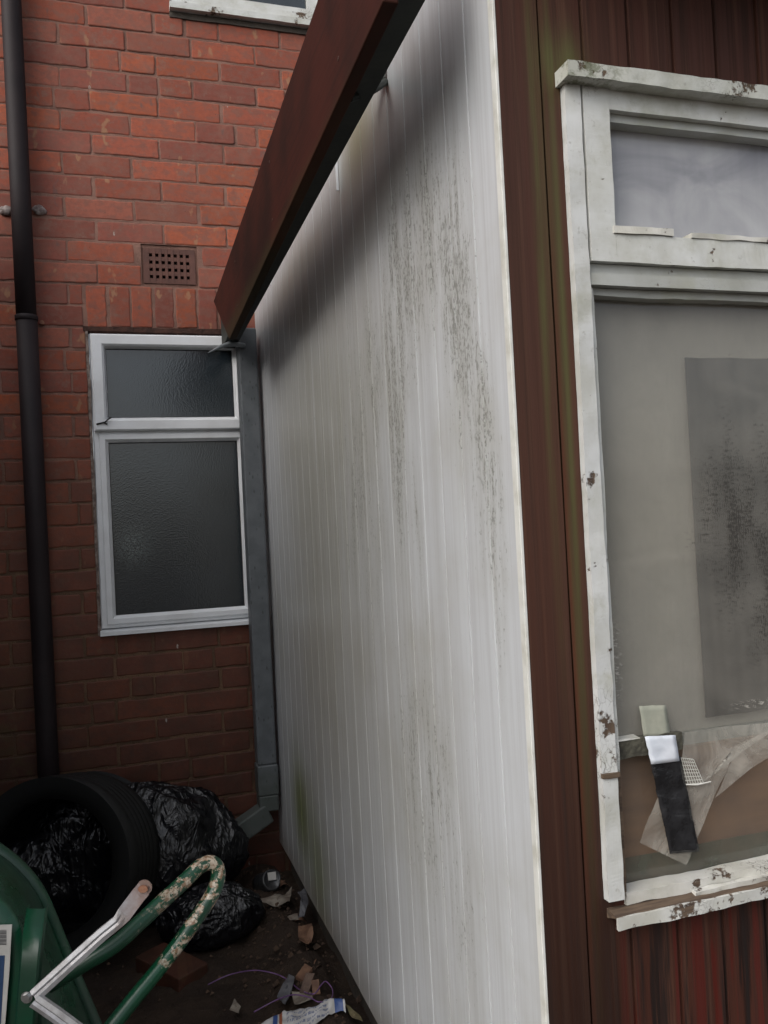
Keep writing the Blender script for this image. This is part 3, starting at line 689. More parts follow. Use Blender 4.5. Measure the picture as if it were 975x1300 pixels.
for (x_, y_) in ((489, 104),):
    p_ = onX(x_, y_, XS-.003); mb = MB(); q_ = onX(443, 125, XB+.02)
    mb.tube(smooth_path([p_, p_.lerp(q_, .4)+Vector((0, 0, -.004)), q_]), [.007]*17, 8)
    mb.bar(p_+Vector((0, 0, .018)), p_+Vector((-.05, .03, .01)), (0, .006, 0), (0, 0, .012)); mb.build('bracket', M['dark_timber'], ext)
# broken gutter strap at the far end
p1 = onY(310, 439, 2.93); p2 = onY(290, 437, 2.90); p3 = onY(264, 448, 2.86); p4 = onY(293, 430, 2.90)
mb = MB(); mb.tube(smooth_path([p1, p2, p3], 6), [.010, .010, .009, .009, .009, .009, .0085, .0075, .0065, .005, .0035, .002, .001], 8); mb.tube([p2, p4], [.003, .002], 6); mb.build('gutter_strap', M['galv'], ext, True)

# grey square downpipe in the corner
gp = empty('downpipe', (.47, 2.98, -1.1), None, None); gp.parent = ext; gp.location = gp.location - wloc(ext)
PX0, PX1 = .424, .490; PY0, PY1 = 2.935, 3.0
mb = MB(); mb.box(PX0, PX1, PY0, PY1, -.80, .72); mb.build('pipe_length', M['gpipe'], gp, bevel=.006)
mb = MB(); mb.box(PX0-.003, PX1+.003, PY0-.003, PY1+.003, -.905, -.800); mb.box(PX0-.001, PX1+.001, PY0-.001, PY1+.001, -.960, -.905); mb.build('socket', M['gpipe'], gp, bevel=.005)
s0 = onY(343, 1045, 2.965); s1 = onY(296, 1070, 2.90)
s0 = Vector((.458, 2.967, -.965)); s1 = onY(262, 1085, 2.90)
d_ = (s1-s0).normalized(); u_ = d_.cross(Vector((0, 1, 0))).normalized()
mb = MB(); mb.bar(s0, s1, u_*.034, Vector((0, .033, 0))); mb.build('shoe', M['gpipe'], gp, bevel=.006)

# ------------------------------------------------------------------ old timber window in the boarded front
wn = empty('window', (1.1, YF, -.55), None, None); wn.parent = ext; wn.location = wn.location - wloc(ext); wn['label'] = 'old white painted timber window, flaking, with dusty glass'
XR = 1.60
mb = MB(); mb.rough(.590, XR+.02, YF-.034, YF+.03, .5830, .6035, .006, .0020, 11); mb.build('drip_moulding', M['paint_moss'], wn)
mb = MB(); mb.rough(.5970, .6200, YF-.012, YF+.05, -.510, .5985, .005, .0016, 12); mb.build('casing', M['paint_v'], wn); mb = MB(); mb.rough(XR-.03, XR, YF-.014, YF+.05, -.510, .5985, .006, .0013, 13); mb.build('casing', M['paint_v'], wn)
mb = MB(); mb.rough(.6215, .6290, YF-.004, YF+.05, -.350, .31, .006, .0016, 14); mb.build('inner_bead', M['paint_h'], wn)
mb = MB(); mb.rough(.6215, .6290, YF-.004, YF+.05, -.510, -.355, .006, .0016, 15); mb.build('bare_edge', M['bare'], wn)
mb = MB(); mb.rough(.6245, .6640, YF-.012, YF+.03, .345, .592, .008, .0011, 16); mb.rough(.6640, XR-.03, YF-.0105, YF+.03, .556, .592, .008, .001, 17)
mb.rough(.6640, XR-.03, YF-.0115, YF+.03, .345, .3840, .008, .0015, 18); mb.build('sash', M['paint_h'], wn)
mb = MB(); mb.rough(.6640, XR-.03, YF+.000, YF+.028, .5440, .5565, .01, .001, 37); mb.rough(.6640, .6690, YF+.000, YF+.028, .385, .5440, .01, .001, 38); mb.build('top_bead', M['paint_grey'], wn)
mb = MB(); mb.rough(.6600, .7550, YF-.014, YF+.020, .3845, .3945, .004, .0028, 21); mb.rough(.7850, XR-.03, YF-.014, YF+.020, .3845, .3915, .004, .0030, 22); mb.build('flaking_bead', M['putty'], wn)
mb = MB(); mb.rough(.6220, XR-.03, YF-.002, YF+.03, .3300, .3440, .01, .0007, 23); mb.build('transom', M['paint_grey'], wn)
mb = MB(); mb.rough(.6220, XR-.03, YF-.009, YF+.03, .3130, .3295, .01, .0009, 24); mb.rough(.6290, XR-.03, YF+.004, YF+.028, .302, .3128, .005, .002, 25); mb.build('transom_moulding', M['paint_grey'], wn)
MB().box(.6640, XR-.03, YF+.020, YF+.024, .380, .557).build('top_pane', M['pane_top'], wn)
MB().box(.6225, XR-.03, YF+.022, YF+.026, -.525, .312).build('lower_pane', M['pane_low'], wn)
mb = MB(); mb.rough(.6290, .738, YF+.006, YF+.021, -.330, -.3055, .003, .0036, 26); mb.build('glazing_bar', M['rot'], wn)
mb = MB(); mb.rough(.6300, .668, YF+.004, YF+.020, -.3065, -.3030, .002, .0030, 27); mb.build('bar_paint', M['putty'], wn)
mb = MB()
for i, (x0_, x1_, z0_) in enumerate(((.627, XR-.03, -.5225),)): mb.rough(x0_, x1_, YF-.006, YF+.022, z0_, z0_+.0165, .003, .0024, 28)
mb.build('bottom_putty', M['putty'], wn)
mb = MB(); mb.add([(.600, YF-.024, -.5265), (XR, YF-.024, -.5265), (XR, YF-.004, -.5225), (.600, YF-.004, -.5225), (.600, YF+.04, -.5235), (XR, YF+.04, -.5235), (.600, YF+.04, -.55), (XR, YF+.04, -.55), (.600, YF-.0235, -.5270), (XR, YF-.0235, -.5270)],
                  [(0, 1, 2, 3), (3, 2, 5, 4), (6, 7, 9, 8), (0, 3, 4, 6, 8), (1, 9, 7, 5, 2), (8, 9, 1, 0)]); mb.build('sill_slope', M['bare'], wn)
mb = MB(); mb.rough(.599, XR, YF-.0285, YF-.0242, -.5410, -.5250, .004, .0020, 29); mb.build('sill_edge', M['paint_edge'], wn)
mb = MB(); mb.rough(.730, .865, YF-.0150, YF-.0065, -.5245, -.5185, .003, .0032, 31); mb.build('peeled_putty', M['putty'], wn)
mb = MB(); mb.rough(.5965, .6220, YF-.0148, YF-.010, -.3475, -.3415, .003, .0028, 33); mb.build('joint_rot', M['bare'], wn)
# room behind the glass
mb = MB(); YI = YF+.048
mb.box(.60, XR, YI, YI+.01, -.56, .62); mb.build('net_curtain', M['curtain'], ext)
mb = MB(); mb.box(.598, .602, YF+.03, YI, -.56, .62); mb.box(XR-.01, XR, YF+.0505, YI+.003, -.56, .62); mb.box(.602, XR-.01, YF+.0505, YI+.003, .61, .62); mb.build('window_reveal', M['room'], ext)
mb = MB(); v = []; f = []
for i in range(31):
    x_ = .802+(XR-.04-.802)*i/30
    for z_ in (-.30, -.05, .226): v.append((x_+.003*mn.noise(Vector((x_*9, z_*9, 0))), YF+.037+.003*math.sin(x_*70)+.002*mn.noise(Vector((x_*20, z_*5, 2))), z_))
for i in range(30):
    for k in (0, 1): f.append((i*3+k, (i+1)*3+k, (i+1)*3+k+1, i*3+k+1))
o = obj('dark_cloth', v, f, M['darkcloth'], None, True); sm = o.modifiers.new('s', 'SOLIDIFY'); sm.thickness = .003
tag(o, 'dark blue grey cloth hung behind the dusty lower pane of the timber window', 'cloth')
o = MB().box(.625, XR-.04, YF+.030, YF+.038, -.53, -.335).build('brown_board', M['ply']); tag(o, 'brown board standing behind the glass at the bottom of the timber window', 'board')
mb = MB(); mb.rough(.625, XR-.04, YF+.0385, YF+.047, -.335, -.318, .02, .0005, 30); mb.build('inner_ledge', M['paint_grey'], wn)
# grey-green strip along the bottom, inside of the pane
q = NM('grey_green_strip'); dfm = q.n('ShaderNodeBsdfTransparent'); bs = q.bsdf((.17, .17, .13), .8)
mm = q.n('ShaderNodeMixShader'); q.put(mm.inputs[0], q.step(q.noise(18, 5), .3, .7, .45, .8)); q.t.links.new(dfm.outputs[0], mm.inputs[1]); q.t.links.new(bs, mm.inputs[2]); M['low_strip'] = q.done(mm.outputs[0])
mb = MB(); v = []; f = []
for i in range(61):
    x_ = .631+(XR-.05-.631)*i/60; v += [(x_, YF+.0275, -.514), (x_, YF+.0275, -.474+.004*mn.noise(Vector((x_*9, 0, 0))))]
for i in range(60): f.append((2*i, 2*i+2, 2*i+3, 2*i+1))
obj('foot_strip', v, f, M['low_strip'], wn)

# tape strip and plastic film on the pane
YT = YF+.004
def tp(x, y, Y=YT): return onY(x, y, Y)
tape = empty('tape_strip', tp(850, 1083), 'black tape strip with white head and pale green end stuck on the lower pane', 'tape')
def patch(name, A, B, C, Dp, nu, nv, mat, parent, amp=.001, seed=0, thick=.0006):
    """quad patch A-B top, D-C bottom, gently wrinkled"""
    v = []; f = []
    for j in range(nv+1):
        for i in range(nu+1):
            u = i/nu; t = j/nv; p = A.lerp(B, u).lerp(Dp.lerp(C, u), t)
            p = p + Vector((0, -amp*(1+mn.noise(Vector((u*3+seed, t*7, seed)))*2.2+mn.noise(Vector((u*2+t*9, t*16-u*3, seed)))*.9), 0)) + Vector((mn.noise(Vector((t*9, seed, u)))*.0008, 0, mn.noise(Vector((u*9, seed, t)))*.0008)); v.append(p)
    for j in range(nv):
        for i in range(nu): f.append((j*(nu+1)+i, (j+1)*(nu+1)+i, (j+1)*(nu+1)+i+1, j*(nu+1)+i+1))
    o = obj(name, v, f, mat, parent, True); s_ = o.modifiers.new('s', 'SOLIDIFY'); s_.thickness = thick; s_.offset = 0; return o
patch('black_strip', tp(824, 962), tp(863, 960), tp(887, 1080), tp(850, 1084), 8, 26, M['black_tape'], tape, .0012, 1)
patch('white_head', tp(818, 935, YT-.004), tp(857, 933, YT-.004), tp(862, 966, YT-.004), tp(826, 970, YT-.004), 6, 6, M['white_tape'], tape, .001, 2)
patch('green_end', tp(811, 896, YT+.012), tp(845, 895, YT+.012), tp(851, 936, YT+.008), tp(817, 937, YT+.008), 6, 6, M['green_tape'], tape, .0008, 3)
def film(name, px, Y, seed):
    """irregular film polygon triangulated from a fan of rings"""
    P = [onY(x, y, Y) for x, y in px]; c = sum(P, Vector())/len(P); R = 6; v = []; f = []
    dense = []
    for i in range(len(P)):
        a, b = P[i], P[(i+1) % len(P)]
        for k in range(5): dense.append(a.lerp(b, k/5))
    n = len(dense)
    for r in range(1, R+1):
        for i, p in enumerate(dense):
            t = c.lerp(p, r/R); t = t + Vector((0, -.004-.004*mn.noise(t*26+Vector((seed, 0, 0))), 0)); v.append(t)
    v.append(c + Vector((0, -.005, 0)))
    for r in range(R-1):
        for i in range(n): f.append((r*n+i, (r+1)*n+i, (r+1)*n+(i+1) % n, r*n+(i+1) % n))
    for i in range(n): f.append((len(v)-1, i, (i+1) % n))
    return obj(name, v, f, M['film'], None, True)
o = film('plastic_film', [(866, 929), (915, 922), (985, 916), (985, 922), (932, 946), (908, 1003), (886, 1055), (868, 1096), (850, 1088), (809, 1068), (831, 1015), (848, 985), (862, 965)], YT+.008, 1); tag(o, 'large milky sheet of torn plastic film hanging behind the black tape', 'plastic film')
o = film('plastic_film', [(934, 948), (960, 932), (985, 918), (985, 952), (950, 975), (905, 1012)], YT+.007, 5); tag(o, 'smaller fold of milky film at the right edge of the picture', 'plastic film')
# scrap of woven tape mesh
mb = MB(); A, B, C, E_ = tp(862, 962), tp(880, 964), tp(893, 994), tp(870, 996)
for k in range(8):
    t = k/7; mb.tube([A.lerp(E_, t)+Vector((0, .0005, 0)), B.lerp(C, t)+Vector((0, .0005, 0))], .00055, 5); mb.tube([A.lerp(B, t)+Vector((0, -.0005, 0)), E_.lerp(C, t)+Vector((0, -.0005, 0))], .00055, 5)
mb.tube([E_, E_.lerp(C, .6)+Vector((0, -.002, -.001)), C+Vector((.012, 0, .0))], .0012, 5)
o = mb.build('mesh_scrap', M['putty']); tag(o, 'scrap of white woven mesh tape on the pane right beside the black tape', 'mesh tape')

# ------------------------------------------------------------------ tyre
def tyre():
    c = onZ(86, 1094, -.945); ax = Vector((-.40, -.88, .22)).normalized()
    a = ax.cross(Vector((0, 0, 1))).normalized(); b = ax.cross(a)
    R, r, hw = .250, .190, .13
    pr = [(r, hw*.62), (r-.004, hw*.78), (r+.006, hw*.92), (r+.03, hw*1.0), (r+.06, hw*1.03), (R-.035, hw*.98), (R-.012, hw*.86), (R-.002, hw*.72)]
    for i in range(7):
        t = .62-1.24*i/6; pr += [(R+.002, hw*(t+.03)), (R+.002, hw*(t-.09)), (R-.005, hw*(t-.10)), (R-.005, hw*(t-.13))] if i < 6 else []
    pr += [(R-.002, -hw*.72), (R-.012, -hw*.86), (R-.035, -hw*.98), (r+.06, -hw*1.03), (r+.03, -hw), (r+.006, -hw*.92), (r-.004, -hw*.78), (r, -hw*.62),
           (r+.02, -hw*.66), (r+.05, -hw*.84), (R-.03, -hw*.84), (R-.016, -hw*.6), (R-.016, hw*.6), (R-.03, hw*.84), (r+.05, hw*.84), (r+.02, hw*.66)]
    n = 72; v = []; f = []; K = len(pr)
    for k in range(n):
        th = 2*PI*k/n; rad = a*math.cos(th)+b*math.sin(th)
        for (q_, h) in pr: v.append(c + rad*q_ + ax*h)
    for k in range(n):
        for i in range(K): f.append((k*K+i, k*K+(i+1) % K, ((k+1) % n)*K+(i+1) % K, ((k+1) % n)*K+i))
    o = obj('tyre', v, f, M['rubber_tyre'], None, True)
    e = o.modifiers.new('es', 'EDGE_SPLIT'); e.split_angle = math.radians(50)
    tag(o, 'bare black car tyre standing upright against the black bin bag', 'tyre')
tyre()

# ------------------------------------------------------------------ bin bags
def bag(c, rx, ry, rz, seed, knot=None, name='bin_bag', sl=0):
    n, mth = 110, 80; v = []; f = []; c = Vector(c)
    for j in range(mth+1):
        th = PI*j/mth
        for i in range(n):
            ph = 2*PI*i/n; d = Vector((math.sin(th)*math.cos(ph), math.sin(th)*math.sin(ph), math.cos(th)))
            q = d*2.1+Vector((seed, seed*2, 0))
            ang = math.atan2(d.y, d.x)
            wp = mn.noise(q*1.3)*1.6
            fold = lambda fx, fz, o: 1-abs(mn.noise(Vector((ang*fx*(.35+math.sin(th)*.65)+wp+o, d.z*fz+o, seed))))*2.6
            wr = 1+.14*mn.noise(q) + .045*fold(2.2, 1.0, 0) + .032*max(0, fold(5, 1.6, 9)) + .018*max(0, fold(10, 3.5, 4)) + .008*fold(22, 9, 2)
            if knot: k_ = max(0, d.dot(knot)-.90)/.1; wr += k_*.35
            p = c + Vector((d.x*rx, d.y*ry, d.z*rz*(1-sl*max(0, min(1, -d.x*1.5-.1)))))*wr
            if p.z < -1.195: p.z = -1.195
            if p.y > D-.02: p.y = D-.02
            v.append(p)
    for j in range(mth):
        for i in range(n): f.append((j*n+i, (j+1)*n+i, (j+1)*n+(i+1) % n, j*n+(i+1) % n))
    return obj(name, v, f, M['bag'], None, True)
o = bag((-.04, 2.83, -1.0), .355, .13, .225, 3.3, None, sl=.2); tag(o, 'large full black bin bag slumped against the brick wall behind the tyre', 'bin bag')
o = bag((.215, 2.60, -1.13), .15, .09, .085, 9.1); tag(o, 'small black bin bag flat on the soil in front of the large one', 'bin bag')

# ------------------------------------------------------------------ wheelbarrow tipped on its side, underside towards the camera
wb = empty('wheelbarrow', dep(-60, 1560, 1.42), 'green wheelbarrow tipped up with its underside and chipped tubular leg showing', 'wheelbarrow')
rimpx = [(-420, 1060), (-120, 1052), (-40, 1062), (0, 1082), (30, 1108), (50, 1136), (66, 1172), (92, 1236), (124, 1312), (160, 1400), (150, 1480), (90, 1530), (-120, 1550), (-420, 1540)]
botpx = [(-380, 1130), (-120, 1126), (-50, 1130), (-18, 1136), (6, 1150), (22, 1172), (32, 1200), (44, 1246), (54, 1312), (60, 1370), (50, 1410), (20, 1440), (-120, 1456), (-380, 1450)]
rim = smooth_path([dep(x, y, 1.46+.00003*(1300-y)) for x, y in rimpx], 6); bot = smooth_path([dep(x, y, 1.27) for x, y in botpx], 6)
v = []; f = []; L_ = 9; n = len(rim)
for k in range(L_+1):
    t = k/L_
    for i in range(n):
        e = t**1.5*(1-t)+t*t; p = rim[i].lerp(bot[i], t)
        bulge = math.sin(PI*t)*.018; out = (rim[i]-sum(rim, Vector())/n).normalized(); v.append(p + out*bulge*.6 - FW*bulge)
for k in range(L_):
    for i in range(n): f.append((k*n+i, (k+1)*n+i, (k+1)*n+(i+1) % n, k*n+(i+1) % n))
cb = sum(bot, Vector())/n
for r_ in range(1, 4):
    for i in range(n): v.append(bot[i].lerp(cb, r_/3.2))
base = L_*n
for r_ in range(3):
    for i in range(n): f.append((base+r_*n+i, base+(r_+1)*n+i, base+(r_+1)*n+(i+1) % n, base+r_*n+(i+1) % n))
f.append(tuple(base+3*n+i for i in range(n)))
o = obj('tray', v, f, M['green_tray'], wb, True); s_ = o.modifiers.new('s', 'SOLIDIFY'); s_.thickness = .002
MB().tube(rim+[rim[0]], .0125, 12).build('rim', M['green_tray'], wb, True)
# rail along the underside
rl = [dep(58, 1152, 1.30), dep(52, 1200, 1.245), dep(47, 1260, 1.235), dep(42, 1320, 1.235), dep(30, 1440, 1.24)]
mb = MB(); v = []; f = []; cs = [(-.0165, .010), (-.0165, -.001), (-.013, -.004), (.010, -.004), (.0125, -.001), (.0125, .010)]
rls = smooth_path(rl, 4)
for p in rls:
    for a, b in cs: v.append(p + RT*a*1.0 - RT*.012 + FW*b)
for i in range(len(rls)-1):
    for k in range(5): f.append((i*6+k, (i+1)*6+k, (i+1)*6+k+1, i*6+k+1))
mb.add(v, f); o = mb.build('frame_rail', M['green_tray'], wb, True); e = o.modifiers.new('es', 'EDGE_SPLIT'); e.split_angle = .6
leg = smooth_path([dep(62, 1250, 1.28), dep(112, 1220, 1.29), dep(150, 1196, 1.31), dep(200, 1150, 1.36), dep(235, 1118, 1.40), dep(255, 1099, 1.42), dep(270, 1096, 1.43), dep(277, 1108, 1.43), dep(271, 1132, 1.42), dep(250, 1165, 1.40), dep(215, 1213, 1.37), dep(170, 1268, 1.33), dep(135, 1312, 1.30), dep(95, 1362, 1.28), dep(60, 1400, 1.28)], 6)
MB().tube(leg, .0125, 16).build('leg', M['green_tube'], wb, True)
# zinc struts
def strut(pts, w0, flat=0):
    mb = MB(); pts = [Vector(p) for p in pts]; v = []; f = []; t_ = (pts[-1]-pts[0]).normalized(); sd_ = t_.cross(FW).normalized()
    cs = [(-1, .004), (-1, -.002), (-.35, -.004), (0, -.0015), (.35, -.004), (1, -.002), (1, .004)]
    for i, p in enumerate(pts):
        fl = 1 if (flat and i >= len(pts)-flat) else 0; ww = w0*(1.25 if fl else 1)
        for a, b in cs: v.append(p + sd_*a*ww + FW*(b if not fl else (.0005 if b > 0 else -.0015)))
    K = len(cs)
    for i in range(len(pts)-1):
        for k in range(K): f.append((i*K+k, (i+1)*K+k, (i+1)*K+(k+1) % K, i*K+(k+1) % K))
    f.append(tuple(range(K))); f.append(tuple((len(pts)-1)*K+k for k in range(K))[::-1])
    mb.add(v, f); return mb
mb = strut([dep(44, 1264, 1.225), dep(90, 1222, 1.24), dep(130, 1186, 1.26), dep(150, 1170, 1.27), dep(158, 1160, 1.272), dep(176, 1136, 1.29), dep(183, 1128, 1.30)], .0095, 3)
cc = dep(183, 1127, 1.298); ring = [cc + RT*.0118*math.cos(t_*PI/8) + UP*.0118*math.sin(t_*PI/8) for t_ in range(16)]; mb.prism(ring, FW*.002)
mb.build('strut', M['zinc'], wb)
strut([dep(44, 1270, 1.222), dep(70, 1288, 1.22), dep(105, 1314, 1.22), dep(150, 1348, 1.24)], .0105).build('strut', M['zinc'], wb)
cc = dep(182, 1128, 1.295); ring = [cc + RT*.0075*math.cos(t_*PI/8) + UP*.0055*math.sin(t_*PI/8) for t_ in range(16)]; MB().prism(ring, -FW*.003).build('rivet', M['rust'], wb)
cc = dep(34, 1266, 1.228); ring = [cc + RT*.0062*math.cos(t_*PI/3+.3) + UP*.0062*math.sin(t_*PI/3+.3) for t_ in range(6)]; mb = MB(); mb.prism(ring, -FW*.005)
ring = [cc + RT*.0085*math.cos(t_*PI/8) + UP*.0085*math.sin(t_*PI/8) for t_ in range(16)]; mb.prism(ring, -FW*.001); mb.build('bolt', M['bolt'], wb)
# label: white with a bar code block and a blue panel
zl = 1.262; LB = MB(); LB.prism([dep(-60, 1176, zl), dep(15, 1174, zl), dep(12, 1230, zl), dep(4, 1330, zl), dep(-60, 1330, zl)], FW*.0012); lab = LB.build('label', M['whitelabel'], wb)
q = NM('blue_print'); M['blue'] = q.done(q.bsdf((.02, .05, .12), .5)); q = NM('grey_print'); M['grey'] = q.done(q.bsdf((.10, .10, .10), .6))
MB().prism([dep(-50, 1216, zl-.0008), dep(6, 1213, zl-.0008), dep(-1, 1330, zl-.0008), dep(-50, 1330, zl-.0008)], FW*.0004).build('blue_panel', M['blue'], lab)
mb = MB()
for k in range(12):
    y_ = 1181+1.6*k; mb.prism([dep(-14, y_, zl-.0008), dep(8, y_-.3, zl-.0008), dep(8, y_+.4+(k % 3)*.25, zl-.0008), dep(-14, y_+.7+(k % 3)*.25, zl-.0008)], FW*.0004)
mb.build('bar_code', M['grey'], lab)

# ------------------------------------------------------------------ litter by the foot of the cladding
def scrap(name, px, z, mat, label, cat, thick=.002, curl=.01, seed=0, group=None):
    P = [onZ(x, y, z) for x, y in px]; c = sum(P, Vector())/len(P); v = []; f = []; dense = []
    for i in range(len(P)):
        for k in range(4): dense.append(P[i].lerp(P[(i+1) % len(P)], k/4))
    n = len(dense); R = 4
    for r in range(1, R+1):
        for p in dense:
            t = c.lerp(p, r/R); t = t + Vector((mn.noise(p*90+Vector((seed, 0, 0)))*.003*r/R, 0, curl*(.6+mn.noise(t*22+Vector((seed, seed, 0)))))); v.append(t)
    v.append(c+Vector((0, 0, curl*.5)))
    for r in range(R-1):
        for i in range(n): f.append((r*n+i, (r+1)*n+i, (r+1)*n+(i+1) % n, r*n+(i+1) % n))
    for i in range(n): f.append((len(v)-1, i, (i+1) % n))
    o = obj(name, v, f, mat, None, False); s_ = o.modifiers.new('s', 'SOLIDIFY'); s_.thickness = thick
    return tag(o, label, cat, group)
G = -1.175
scrap('paper_scrap', [(318, 1150), (345, 1144), (364, 1136), (371, 1128), (368, 1150), (357, 1155), (345, 1150)], G+.015, M['paper'], 'longest pale paper scrap, pointed, at the foot of the cladding near the grey pipe', 'paper scrap', .001, .018, 3)
scrap('paper_scrap', [(366, 1165), (378, 1162), (379, 1168), (368, 1169)], G+.012, M['paper'], 'tiny pale paper scrap below the long pointed one', 'paper scrap', .001, .008, 5)
scrap('paper_scrap', [(378, 1136), (388, 1130), (392, 1152), (384, 1170), (379, 1168), (383, 1150)], G+.03, M['slate'], 'grey crumpled scrap leaning on the foot of the cladding', 'paper scrap', .001, .02, 8)
scrap('foil_scrap', [(379, 1182), (396, 1178), (398, 1192), (392, 1200), (380, 1200)], G+.02, M['card'], 'crumpled copper coloured wrapper on the soil', 'wrapper', .001, .02, 2)
scrap('slate_piece', [(352, 1268), (367, 1240), (374, 1244), (370, 1262), (362, 1278)], G+.01, M['slate'], 'dark grey slate splinter beside the wood offcuts', 'slate', .004, .006, 9)
scrap('paper_scrap', [(292, 1285), (298, 1270), (305, 1281), (303, 1288)], G, M['paper'], 'small torn paper scrap alone on the bare soil', 'paper scrap', .001, .006, 12)
scrap('paper_scrap', [(370, 1262), (395, 1264), (398, 1278), (375, 1280)], G+.015, M['paper'], 'pale crumpled paper between the offcuts and the printed wrapper', 'paper scrap', .001, .016, 14)
o = scrap('leaf', [(438, 1278), (444, 1280), (456, 1290), (461, 1300), (452, 1297), (444, 1288)], G+.01, M['leaf'], 'withered pale green leaf beside the printed wrapper', 'leaf', .0008, .008, 4)
def offcut(px0, px1, z, wd, th, label, mat='oldwood'):
    a, b = onZ(*px0, z), onZ(*px1, z+.02); d = (b-a).normalized(); s_ = d.cross(Vector((0, 0, 1))).normalized()
    mb = MB(); mb.bar(a, b, s_*wd, Vector((0, 0, th))); o = mb.build('wood_offcut', M[mat], bevel=.001); tag(o, label, 'wood offcut', 'wood offcuts by the cladding')
offcut((386, 1262), (394, 1238), G+.02, .012, .006, 'paler upright wood offcut, larger of the two in the middle of the litter')
offcut((380, 1244), (392, 1228), G+.015, .016, .005, 'reddish wood offcut behind the paler one', 'card')
offcut((402, 1264), (400, 1246), G+.015, .010, .005, 'brown wood splinter between the offcuts and the cladding', 'card')
tw = [(264, 1250), (290, 1238), (320, 1232), (345, 1235), (362, 1242), (380, 1256), (398, 1262), (408, 1250), (414, 1246), (422, 1256), (420, 1268), (405, 1272), (392, 1266), (372, 1263), (350, 1270), (322, 1285)]
hz = [.012, .02, .035, .035, .02, .03, .045, .05, .05, .035, .04, .05, .05, .045, .025, .008]
MB_ = MB().tube(smooth_path([onZ(x, y, G-.01+h) for (x, y), h in zip(tw, hz)], 6), .0016, 6); o = MB_.build('twine', M['twine'], None, True); tag(o, 'loose loop of purple plastic twine lying over the soil and litter', 'twine')
# dead leaves blown along the foot of the cladding
random.seed(5)
for k in range(18):
    yy = 1.95 + .95*random.random(); xx = .455 - abs(random.gauss(0, .05)) + .02; a_ = random.uniform(0, 6.28); L_ = random.uniform(.012, .024)
    hz0 = G-.015 + random.uniform(.004, .018); v = []; f = []
    for i in range(7):
        t = i/6; wd = math.sin(PI*t)**.7*L_*.45; cz = hz0 + .006*math.sin(t*PI)+random.uniform(-.001, .001)
        p = Vector((xx+math.cos(a_)*(t-.5)*2*L_, yy+math.sin(a_)*(t-.5)*2*L_, cz)); s_ = Vector((-math.sin(a_), math.cos(a_), 0))
        v += [p+s_*wd+Vector((0, 0, wd*.5)), p, p-s_*wd+Vector((0, 0, wd*.6))]
    for i in range(6):
        for j_ in (0, 1): f.append((i*3+j_, i*3+j_+1, (i+1)*3+j_+1, (i+1)*3+j_))
    o = obj('dead_leaf', v, f, M['debris' if k % 3 else 'card'], None, True); sm = o.modifiers.new('s', 'SOLIDIFY'); sm.thickness = .0008
    tag(o, 'small dead brown leaf in the litter along the foot of the cladding', 'leaf', 'dead leaves along the cladding')
# printed wrapper
q = NM('printed_wrapper'); uv = q.n('ShaderNodeUVMap').outputs[0]; us = q.n('ShaderNodeSeparateXYZ'); q.put(us.inputs[0], uv)
line = q.ma('GREATER_THAN', q.ma('FRACT', q.ma('MULTIPLY', us.outputs[1], 6.0)), .55); word = q.step(q.noise(1, 2, .5, q.mp((85, 6, 1), vec=uv)), .46, .50)
inn = q.ma('MULTIPLY', q.step(us.outputs[0], .34, .36), q.step(us.outputs[0], .78, .80, 1, 0)); 
c = q.mix(q.step(q.noise(25, 5), .35, .7), (.52, .52, .52), (.38, .37, .35)); c = q.mix(q.ma('MULTIPLY', q.ma('MULTIPLY', line, word), q.ma('MULTIPLY', inn, .75)), c, (.06, .09, .20))
def bar(a, b): return q.ma('MULTIPLY', q.step(us.outputs[0], a, a+.005), q.step(us.outputs[0], b, b+.005, 1, 0))
c = q.mix(bar(.885, .97), c, (.03, .07, .22)); c = q.mix(bar(.16, .215), c, (.03, .07, .22)); c = q.mix(bar(.235, .275), c, (.30, .09, .04))
M['wrap'] = q.done(q.bsdf(c, .4, q.bump(q.noise(40, 4), .5, .004)))
top = [(326, 1302), (343, 1294), (356, 1286), (366, 1284), (380, 1282), (395, 1279), (412, 1271), (422, 1268), (437, 1269)]; bt = [(322, 1330), (340, 1328), (356, 1322), (368, 1320), (384, 1312), (400, 1301), (415, 1290), (424, 1286), (439, 1284)]
v = []; f = []; uvs = []; nU = 32; nV = 8
tp_ = smooth_path([onZ(x, y, G+.035) for x, y in top], 4); bp_ = smooth_path([onZ(x, y, G+.018) for x, y in bt], 4)
for j in range(nV+1):
    for i in range(nU+1):
        t = j/nV; p = tp_[i].lerp(bp_[i], t); v.append(p + Vector((0, 0, .010*mn.noise(Vector((i*.35, j*.5, 2)))+.012*math.sin(PI*t)))); uvs.append((i/nU, 1-t))
for j in range(nV):
    for i in range(nU): f.append((j*(nU+1)+i, (j+1)*(nU+1)+i, (j+1)*(nU+1)+i+1, j*(nU+1)+i+1))
o = obj('printed_wrapper', v, f, M['wrap'], None, True); ul = o.data.uv_layers.new(name='UVMap')
for lp in o.data.loops: ul.data[lp.index].uv = uvs[lp.vertex_index]
tag(o, 'torn white printed wrapper with blue and orange bands at the bottom of the picture', 'wrapper')
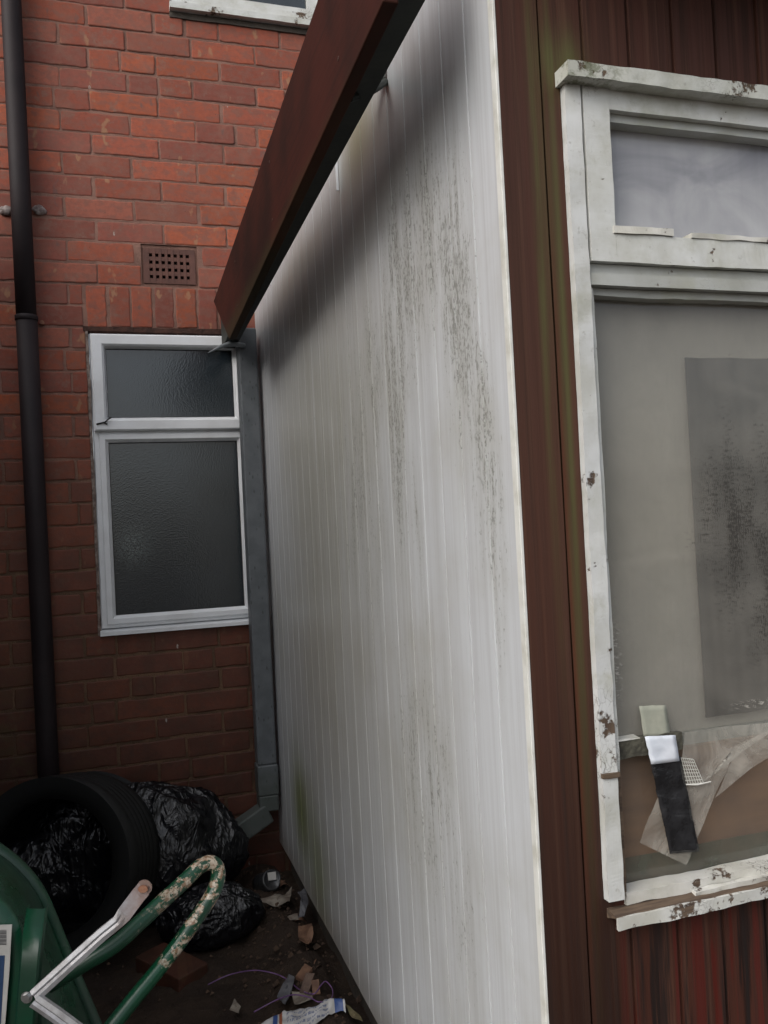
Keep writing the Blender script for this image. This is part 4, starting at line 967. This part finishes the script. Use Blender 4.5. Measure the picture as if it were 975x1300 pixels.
# brick lying by the leg, tin by the bag
a = onZ(216, 1222, -1.17); mb = MB(); 
d1 = Vector((.55, -.8, 0)).normalized(); d2 = Vector((.8, .55, 0)).normalized()
mb.bar(a-d1*.09-Vector((0,0,.012)), a+d1*.10-Vector((0,0,.02)), d2*.05, Vector((0, 0, .026))); o = mb.build('loose_brick', M['brick'], bevel=.004)
ca = o.data.color_attributes.new('tint', 'FLOAT_COLOR', 'POINT')
for k in range(len(o.data.vertices)): ca.data[k].color = (.12, .035, .022, 1)
tag(o, 'loose red brick lying on the soil below the green tubular leg', 'brick')
c = onZ(338, 1120, -1.145); ax = Vector((.25, -.85, .45)).normalized(); a = ax.cross(up).normalized(); b = ax.cross(a)
can = empty('tin_can', c - ax*.05, 'crushed dark tin with white label between bin bag and cladding', 'tin')
v = []; f = []; n = 24
prf = [(.0, -.05), (.028, -.05), (.033, -.046), (.033, -.02), (.031, .0), (.033, .02), (.033, .046), (.029, .05), (.027, .046), (0, .044)]
for (r_, h) in prf:
    for k in range(n): th = 2*PI*k/n; rr = r_*(1+.18*mn.noise(Vector((math.cos(th)*1.3, math.sin(th)*1.3, h*20)))); v.append(c + ax*h + (a*math.cos(th)+b*math.sin(th))*rr)
for j in range(len(prf)-1):
    for k in range(n): f.append((j*n+k, j*n+(k+1) % n, (j+1)*n+(k+1) % n, (j+1)*n+k))
obj('body', v, f, M['can'], can, True)
mb = MB(); pts = [c+ax*.0525+a*x_+b*y_ for x_, y_ in ((-.018, -.020), (.010, -.024), (.014, .0), (-.014, .004))]; mb.prism(pts, -ax*.002); mb.build('label', M['whitelabel'], can)
# crumbs of soil and grit: uncountable
random.seed(11); mb = MB()
for k in range(900):
    x_ = random.gauss(.40, .07) if random.random() < .6 else random.uniform(-.5, .5); y_ = random.uniform(1.8, 3.0); 
    if x_ > .56: continue
    r_ = random.uniform(.002, .007)*(1 if random.random() < .93 else 2); z_ = -1.195 + .035*math.exp(-((x_-.42)/.07)**2)
    o3 = [Vector((random.uniform(-1, 1), random.uniform(-1, 1), random.uniform(-.2, 1)))*r_ for _ in range(2)]
    vv = [Vector((x_, y_, z_))+Vector(d)*r_*random.uniform(.6, 1.3) for d in ((1, 0, 0), (-.5, .8, 0), (-.5, -.8, 0), (.2, .1, .9), (0, 0, -.6))]
    mb.add(vv, [(0, 1, 3), (1, 2, 3), (2, 0, 3), (1, 0, 4), (2, 1, 4), (0, 2, 4)])
tag(mb.build('soil_crumbs', M['debris']), kind='stuff')

# ------------------------------------------------------------------ fence added on the left, outside the frame, to shade the passage
fn = empty('shade_fence', (-.8, 1.4, -1.2), 'unseen close boarded fence added left of the passage to shade it', 'fence')
mb = MB(); y = .9; k = 0
while y < 3.0:
    mb.box(-.80+.006*(k % 2), -.785+.006*(k % 2), y, min(y+.106, 3.03), -1.19, 1.35+random.uniform(-.004, .004)); y += .10; k += 1
mb.build('shade_fence_boards', M['fence'], fn)
for y in (.94, 1.95, 2.97): MB().box(-.88, -.80, y-.04, y+.04, -1.2, 1.4).build('shade_fence_post', M['fence'], fn)
